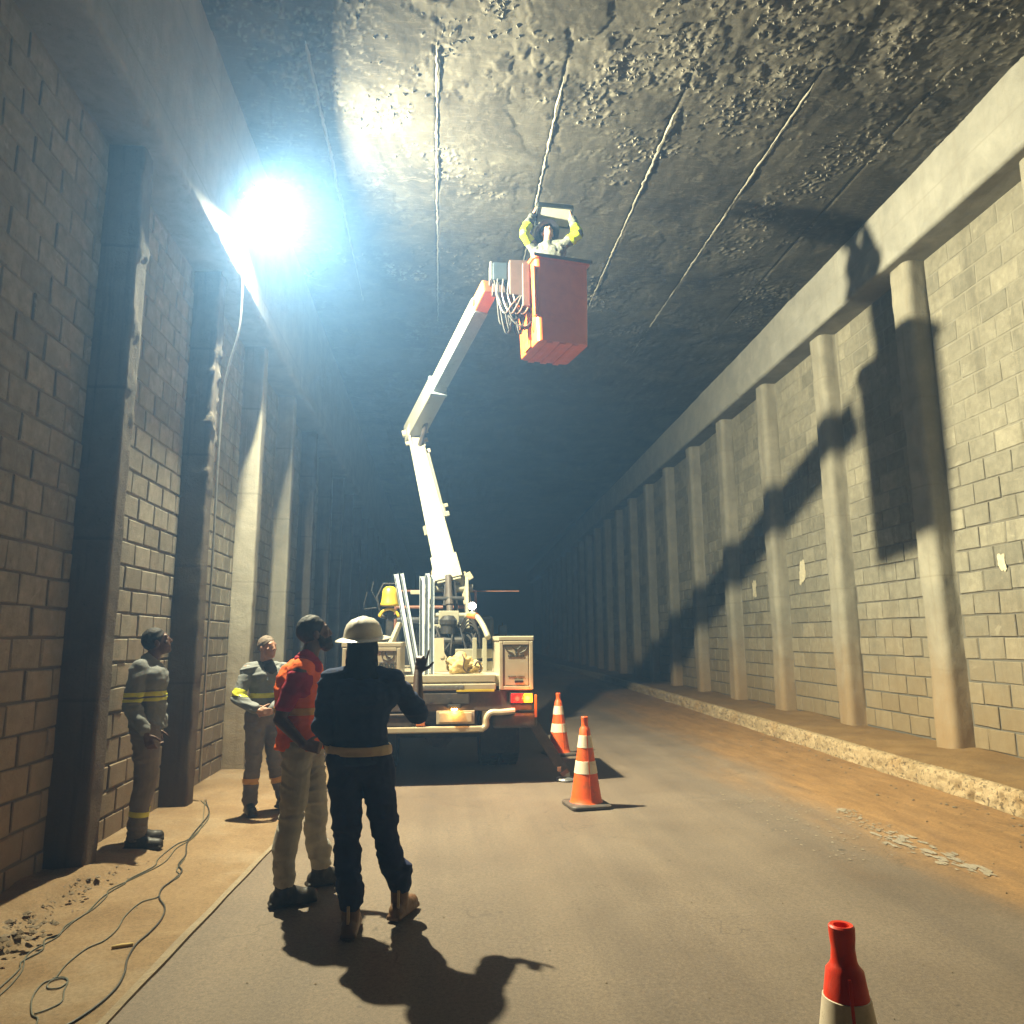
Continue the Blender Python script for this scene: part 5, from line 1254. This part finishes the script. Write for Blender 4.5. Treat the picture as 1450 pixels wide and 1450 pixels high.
def top(P, J, m, seed, name='jacket', sleeveR=1.0, sleeveL=1.0, bulk=1.0, hem=0.9, neck=True, wr=0.007):
    def b(bm):
        F = (0, 1, 0); k = bulk
        hemp = J['pelvis'].copy(); hemp.z += hem - 0.97 + 0.06
        caps(bm, hemp + Vector((-0.05, 0, 0)), hemp + Vector((0.05, 0, 0)), 0.125 * k, 0.125 * k)
        caps(bm, hemp, J['waist'], 0.165 * k, 0.155 * k, squash=(F, 0.78)); caps(bm, J['waist'], J['chest'], 0.155 * k, 0.17 * k, squash=(F, 0.76))
        caps(bm, J['chest'] + Vector((-0.06, 0, 0.02)), J['chest'] + Vector((0.06, 0, 0.02)), 0.128 * k, 0.128 * k)
        caps(bm, J['shR'], J['shL'], 0.066 * k, 0.066 * k)
        for S in 'RL': caps(bm, J['neck'] + Vector((0, 0, -0.03)), J['sh' + S] + Vector((0, 0, 0.012)), 0.062 * k, 0.056 * k)
        for S in 'RL': caps(bm, J['waist'].lerp(J['chest'], 0.3), J['sh' + S].lerp(J['neck'], 0.3) + Vector((0, 0, -0.09)), 0.11 * k, 0.10 * k, squash=(F, 0.9))
        if neck: caps(bm, J['neck'] + Vector((0, 0, -0.06)), J['neck'] + Vector((0, 0, 0.012)), 0.095, 0.072)
        for S, l in (('R', sleeveR), ('L', sleeveL)):
            if l <= 0: continue
            e = J['sh' + S].lerp(J['el' + S], min(1, l / 0.55))
            caps(bm, J['sh' + S] + Vector((0, 0, -0.006)), e, 0.069 * k, 0.063 * k)
            if l > 0.55: caps(bm, J['el' + S], J['el' + S].lerp(J['wr' + S], (l - 0.55) / 0.45), 0.064 * k, 0.052 * k)
        hz_ = hemp.z - 0.055
        caps(bm, hemp + Vector((0, -0.004, -0.12)), hemp, 0.176 * k, 0.168 * k, squash=(F, 0.84))
        bmesh.ops.bisect_plane(bm, geom=bm.verts[:] + bm.edges[:] + bm.faces[:], plane_co=(0, 0, hz_), plane_no=(0, 0, 1), clear_inner=False)
        kill = [v for v in bm.verts if v.co.z < hz_ - 1e-4 and abs(v.co.x - hemp.x) < 0.2 and abs(v.co.y - hemp.y) < 0.2 and all(min((v.co - J['wr' + S]).length, (v.co - J['el' + S]).length) > 0.11 for S in 'RL')]
        bmesh.ops.delete(bm, geom=kill, context='VERTS')
        es = [e for e in bm.edges if e.is_boundary]
        if es: bmesh.ops.holes_fill(bm, edges=es)
    return P(name, m, b, 0.008, 4, wr, seed)
def boots(P, J, m, shaft=0.10, bl=1.0):
    for S in 'RL':
        a = J['an' + S]; d = J['to' + S]
        def b(bm):
            caps(bm, a + Vector((0, 0, shaft)), a + Vector((0, 0, -0.03)), 0.058, 0.052)
            caps(bm, a - d * 0.035 + Vector((0, 0, -0.045)), a + d * 0.14 + Vector((0, 0, -0.052)), 0.05, 0.05); caps(bm, a + Vector((0, 0, -0.01)), a + d * 0.11 + Vector((0, 0, -0.042)), 0.05, 0.042)
            caps(bm, a + d * 0.1 + Vector((0, 0, -0.05)), a + d * 0.165 + Vector((0, 0, -0.052)), 0.052, 0.045)
            box(bm, (-0.048, -0.09, 0), (0.048, 0.205, 0.03), 0.02, Matrix.Translation((a.x, a.y, a.z - 0.089)) @ Matrix.Rotation(-math.atan2(d.x, d.y), 4, 'Z'))
        o = P('boot', m, b, 0.007, 2)
        n = len(o.data.vertices); co = np.empty(n * 3, dtype=np.float32); o.data.vertices.foreach_get('co', co)
        co[2::3] = np.maximum(co[2::3], a.z - 0.089); o.data.vertices.foreach_set('co', co)
def ring_band(o, src, m, p0, p1, keep=lambda c: True, off=0.003, name='reflective_band'):
    return link(name, band_from(src.data, p0, p1, keep, off, name), m, o)
def zband(o, src, m, z0, z1, keep=lambda c: True, off=0.003): return ring_band(o, src, m, Vector((0, 0, z0)), Vector((0, 0, z1)), keep, off)
def limb_band(o, src, m, a, b, t0, t1, rad=0.12, off=0.003):
    p0, p1 = a.lerp(b, t0), a.lerp(b, t1); mid = (p0 + p1) / 2
    return ring_band(o, src, m, p0, p1, lambda c: (c - mid).length < rad, off)
def helmet(o, hv, hm, m, full=True):
    def b(bm):
        n = 40
        prof = [(0.0, 0.122), (0.035, 0.119), (0.07, 0.106), (0.098, 0.08), (0.113, 0.045), (0.119, 0.012), (0.122, -0.002), (0.15, -0.010), (0.168, -0.018), (0.170, -0.023), (0.165, -0.024), (0.12, -0.012), (0.112, 0.0), (0.1, 0.05), (0.06, 0.1), (0.0, 0.112)]
        lathe(bm, prof, n)
        for v in bm.verts:
            r = math.hypot(v.co.x, v.co.y); a = math.atan2(v.co.y, v.co.x)
            v.co.y *= 1.12
            if r > 0.13: v.co.y += 0.02 * max(0, math.sin(a)) * (r - 0.13) / 0.04 - (0.0 if full else 0.035 * max(0, -math.sin(a)))
            if v.co.z > 0.02:   # crown ridges
                v.co.z += 0.007 * math.exp(-(v.co.x / 0.013) ** 2) + 0.004 * math.exp(-((abs(v.co.x) - 0.045) / 0.01) ** 2)
        bmesh.ops.transform(bm, matrix=Matrix.Translation(hv(0, -0.008, 0.045)) @ hm.to_4x4(), verts=bm.verts)
    h = part('hard_hat', o, m, b); auto_smooth(h, 40); return h

# -- the man with the white hard hat, back to us, right hand raised
o, J, P, hv, hm = person('man in white hard hat and navy work clothes, back turned, right hand raised', (-0.42, 4.76, 0.004), 4, 1.73, M['skin_d'],
    dict(shR=(-0.285, 4.76, 1.40), elR=(-0.135, 4.86, 1.19), wrR=(-0.14, 5.02, 1.43), shL=(-0.665, 4.76, 1.40), elL=(-0.70, 4.74, 1.13), wrL=(-0.62, 4.88, 0.97), head=(-0.475, 4.80, 1.625), neck=(-0.475, 4.76, 1.46), chest=(-0.475, 4.76, 1.29), waist=(-0.48, 4.76, 1.10), pelvis=(-0.475, 4.76, 0.95),
         hiR=(-0.385, 4.76, 0.90), knR=(-0.315, 4.82, 0.49), anR=(-0.225, 4.84, 0.095), hiL=(-0.565, 4.76, 0.90), knL=(-0.535, 4.74, 0.48), anL=(-0.49, 4.60, 0.095), toR=(0.35, 1, 0), toL=(-0.05, 1, 0)),
    head_yaw=18, head_pitch=6, handR=dict(d=(0.3, 0.15, 1), n=(-0.2, -1, 0.3), curl=(8, 55, 62, 66), thumb=38), handL=dict(curl=(40, 45, 48, 50)), bald=False)
tr = trousers(P, J, M['navy_t'], 2, 1.04, 0.09)
jk = top(P, J, M['navy'], 3, 'jacket', 0.60, 0.92, 1.06, 0.93)
zband(o, jk, M['band_b'], 0.972, 1.025, lambda c: abs(c.x + 0.055) < 0.215, 0.006)
boots(P, J, M['boot_b'], 0.09)
for S in 'RL': 
    a = J['an' + S]
    part('heel_tab', o, M['band_b'], lambda bm: box(bm, (a.x - 0.008, a.y - 0.072, a.z - 0.05), (a.x + 0.008, a.y - 0.052, a.z + 0.08), 0.004))
helmet(o, hv, hm, M['helmet'])
def nflap(bm):
    caps(bm, J['neck'] + Vector((0, -0.005, -0.04)), hv(0, -0.02, -0.02), 0.105, 0.096); ell(bm, hv(0, -0.012, 0.02), (0.088, 0.107, 0.09), hm)
    caps(bm, J['neck'] + Vector((-0.07, -0.01, -0.06)), J['neck'] + Vector((0.07, -0.01, -0.06)), 0.075, 0.075)
def nflap2(bm):
    nflap(bm)
P('neck_cloth', M['navy_n'], nflap2, 0.007, 3, 0.004, 5)

# -- the bearded man in the orange vest
o, J, P, hv, hm = person('bearded man in orange vest over crimson polo beside the hard-hatted man', (-0.92, 5.30, 0.004), 76, 1.79, M['skin_d'],
    dict(head=(-0.865, 5.31, 1.69), neck=(-0.90, 5.28, 1.51), anR=(-0.965, 5.13, 0.095), anL=(-0.80, 5.50, 0.095), knR=(-0.945, 5.18, 0.51), knL=(-0.83, 5.46, 0.51), hiR=(-0.91, 5.21, 0.93), hiL=(-0.88, 5.39, 0.93),
         elR=(-1.03, 5.10, 1.14), wrR=(-0.86, 5.04, 0.985), shR=(-0.925, 5.12, 1.43), shL=(-0.90, 5.48, 1.43), chest=(-0.945, 5.30, 1.33), waist=(-0.94, 5.30, 1.12), elL=(-0.80, 5.53, 1.16), wrL=(-0.64, 5.42, 1.0), toR=(-0.1, 1, 0), toL=(-0.25, 1, 0)),
    head_yaw=-8, head_pitch=12, handR=dict(d=(1, 0.35, -0.25), n=(0, 0.9, -0.3), curl=(35, 40, 42, 45)), handL=dict(curl=(30, 35, 38, 40)), beard=M['hair'])
tr = trousers(P, J, M['khaki'], 6, 0.98, 0.05)
po = top(P, J, M['polo'], 7, 'polo_shirt', 0.38, 0.38, 0.93, 0.93)
P('collar', M['polo'], lambda bm: [caps(bm, J['neck'] + Vector((0.072 * math.sin(a), 0.072 * math.cos(a) + 0.005, -0.005 - 0.02 * math.cos(a))), J['neck'] + Vector((0.072 * math.sin(a + 0.4), 0.072 * math.cos(a + 0.4) + 0.005, -0.005 - 0.02 * math.cos(a + 0.4))), 0.02, 0.02) for a in np.arange(0, 6.3, 0.4)], 0.006, 2)
def vest(bm):
    F = (0, 1, 0); hemp = J['pelvis'] + Vector((0, 0, -0.01))
    caps(bm, hemp + Vector((0, -0.01, -0.12)), hemp, 0.195, 0.19, squash=(F, 0.86))
    caps(bm, hemp, J['waist'], 0.192, 0.17, squash=(F, 0.80)); caps(bm, J['waist'], J['chest'], 0.182, 0.196, squash=(F, 0.84))
    caps(bm, J['chest'] + Vector((-0.06, 0, 0.02)), J['chest'] + Vector((0.06, 0, 0.02)), 0.137, 0.137)
    caps(bm, J['shR'].lerp(J['shL'], 0.12) + Vector((0, 0, 0.008)), J['shL'].lerp(J['shR'], 0.12) + Vector((0, 0, 0.008)), 0.086, 0.086)
    for S in 'RL': caps(bm, J['neck'] + Vector((0, -0.01, -0.04)), J['sh' + S].lerp(J['neck'], 0.12) + Vector((0, 0, 0.0)), 0.068, 0.07)
    bmesh.ops.bisect_plane(bm, geom=bm.verts[:] + bm.edges[:] + bm.faces[:], plane_co=(0, 0, hemp.z - 0.05), plane_no=(0, 0, 1), clear_inner=True)
    bmesh.ops.holes_fill(bm, edges=[e for e in bm.edges if e.is_boundary])
v = P('vest', M['vest'], vest, 0.008, 3, 0.006, 8)
zband(o, v, M['band_o'], 1.13, 1.175, lambda c: True, 0.002)
boots(P, J, M['boot'], 0.06)

# -- the two men by the left wall
o, J, P, hv, hm = person('man in grey coverall standing behind the dark pillar, looking up to the right', (-2.42, 6.66, 0.0), 72, 1.75, M['skin_d'],
    dict(elR=(-2.47, 6.42, 1.13), wrR=(-2.33, 6.40, 0.91), shR=(-2.46, 6.50, 1.42)), head_yaw=-4, head_pitch=16, hair_amt=1,
    handR=dict(d=(0.4, 0, -1), n=(0, 1, 0), curl=(25, 30, 32, 35)))
tr = trousers(P, J, M['cover_t'], 9, 1.05, 0.03)
jk = top(P, J, M['cover'], 10, 'coverall_top', 0.92, 0.92, 1.05, 0.93)
zband(o, jk, M['band_y'], 1.20, 1.235, lambda c: True); zband(o, jk, M['band_y'], 1.16, 1.185, lambda c: True)
for S in 'RL': limb_band(o, tr, M['band_y'], J['kn' + S], J['an' + S], 0.50, 0.60)
boots(P, J, M['boot'], 0.07)

o, J, P, hv, hm = person('man in open-necked grey coverall, hands held together in front, facing the road', (-1.73, 7.82, 0.0), 142, 1.68, M['skin_l'],
    dict(anR=(-1.815, 7.75, 0.09), anL=(-1.53, 7.92, 0.09), knR=(-1.80, 7.77, 0.49), knL=(-1.62, 7.86, 0.49), shR=(-1.885, 7.72, 1.36), elR=(-1.95, 7.62, 1.09), wrR=(-1.72, 7.50, 0.98), shL=(-1.60, 7.93, 1.36), elL=(-1.52, 7.82, 1.10), wrL=(-1.62, 7.58, 0.96), head=(-1.725, 7.78, 1.57)),
    head_yaw=-16, head_pitch=4, hairc=M['hair_g'], handR=dict(d=(1, 0.0, -0.1), n=(0, 1, -0.2), curl=(35, 38, 40, 42)), handL=dict(d=(-0.7, -0.5, 0.0), n=(0, 1, -0.3), curl=(40, 42, 45, 45)))
tr = trousers(P, J, M['cover_t'], 12, 1.05, 0.02)
jk = top(P, J, M['cover'], 13, 'coverall_top', 0.93, 0.93, 1.04, 0.93, neck=False)
P('undershirt', M['tee'], lambda bm: (caps(bm, J['chest'] + Vector((0, 0.062, -0.05)), J['neck'] + Vector((0, 0.03, -0.01)), 0.05, 0.075), caps(bm, J['chest'] + Vector((0, 0.055, 0.0)), J['chest'] + Vector((0, 0.055, 0.09)), 0.06, 0.085)), 0.007, 3)
for k in (-1, 1):
    P('collar', M['cover'], lambda bm: (caps(bm, J['neck'] + Vector((0.075 * k, -0.02, 0.0)), J['neck'] + Vector((0.085 * k, 0.07, -0.06)), 0.03, 0.028, squash=((k, 0.3, 0), 0.5)), caps(bm, J['neck'] + Vector((0.085 * k, 0.07, -0.06)), J['chest'] + Vector((0.05 * k, 0.135, 0.0)), 0.028, 0.016)), 0.006, 2)
zband(o, jk, M['band_y'], 1.13, 1.18, lambda c: abs(c.x) < 0.2)
for S in 'RL':
    limb_band(o, jk, M['band_y'], J['sh' + S], J['el' + S], 0.72, 0.98); limb_band(o, tr, M['band_o'], J['kn' + S], J['an' + S], 0.42, 0.55)
boots(P, J, M['boot'], 0.07)

# -- the worker in the bucket, arms up, with the panel overhead
BX, BY, BZ = 1.36, 8.86, 5.27
o, J, P, hv, hm = person('worker in the raised orange bucket with arms up, wearing lime sleeves and dark helmet', (BX, BY, BZ), 20, 1.70, M['skin_l'],
    dict(shR=(BX + 0.18, BY - 0.08, BZ + 1.40), elR=(BX + 0.36, BY - 0.16, BZ + 1.52), wrR=(BX + 0.30, BY - 0.06, BZ + 1.80), shL=(BX - 0.18, BY + 0.06, BZ + 1.40), elL=(BX - 0.33, BY - 0.06, BZ + 1.55), wrL=(BX - 0.20, BY - 0.02, BZ + 1.84), head=(BX - 0.02, BY - 0.03, BZ + 1.57)),
    head_yaw=150, head_pitch=38, handR=dict(d=(-0.3, 0, 1), n=(-1, 0, 0), curl=(30, 32, 34, 36)), handL=dict(d=(0.3, 0, 1), n=(1, 0, 0), curl=(30, 32, 34, 36)))
tr = trousers(P, J, M['cover_t'], 15, 1.0, 0.03)
jk = top(P, J, M['camo'], 16, 'work_shirt', 0.95, 0.95, 1.05, 0.93)
for S in 'RL':
    limb_band(o, jk, M['hivis'], J['sh' + S], J['el' + S], 0.45, 1.05, 0.16); limb_band(o, jk, M['hivis'], J['el' + S], J['wr' + S], 0.0, 0.45, 0.16)
boots(P, J, M['boot'], 0.06)
helmet(o, hv, hm, M['helmet_d'], False)
t = thing('light_fixture', (1.44, 8.83, 7.02), 'rectangular grey light fixture with black frame held overhead by the bucket worker', 'light fixture')
fm = Matrix.Translation((1.43, 8.84, 7.10)) @ Matrix.Rotation(R(-22), 4, 'X') @ Matrix.Rotation(R(3), 4, 'Z') @ Matrix.Diagonal((1.05, 1.05, 1, 1))
part('fixture_frame', t, M['panelf'], lambda bm: (box(bm, (-0.225, -0.15, 0.0), (0.225, 0.15, 0.06), 0.012, fm), box(bm, (-0.225, -0.15, -0.02), (0.225, -0.13, 0.0), 0.004, fm), box(bm, (-0.225, 0.13, -0.02), (0.225, 0.15, 0.0), 0.004, fm), box(bm, (-0.225, -0.128, -0.02), (-0.205, 0.128, 0.0), 0.004, fm), box(bm, (0.205, -0.128, -0.02), (0.225, 0.128, 0.0), 0.004, fm)))
part('fixture_lens', t, M['panel'], lambda bm: box(bm, (-0.203, -0.126, -0.012), (0.203, 0.126, -0.002), 0.003, fm))

# ------------------------------------------------------------------ dusty air, tinted blue to stand in for the lamp's lens glare
bm = bmesh.new(); box(bm, (-6, -16, -1.15), (9.5, 74, 8.6))
hz = link('haze', bm_mesh('haze', bm), None); tag(hz, kind='stuff')
hmt = bpy.data.materials.new('dusty_glare_air'); hmt.use_nodes = True; ht = hmt.node_tree; ht.nodes.clear()
ho = ht.nodes.new('ShaderNodeOutputMaterial'); hvn = ht.nodes.new('ShaderNodeVolumePrincipled')
hvn.inputs['Color'].default_value = (0.24, 0.50, 1.0, 1); hvn.inputs['Density'].default_value = HAZE; hvn.inputs['Anisotropy'].default_value = 0.64
ht.links.new(hvn.outputs[0], ho.inputs['Volume'])
hz.data.materials.append(hmt)
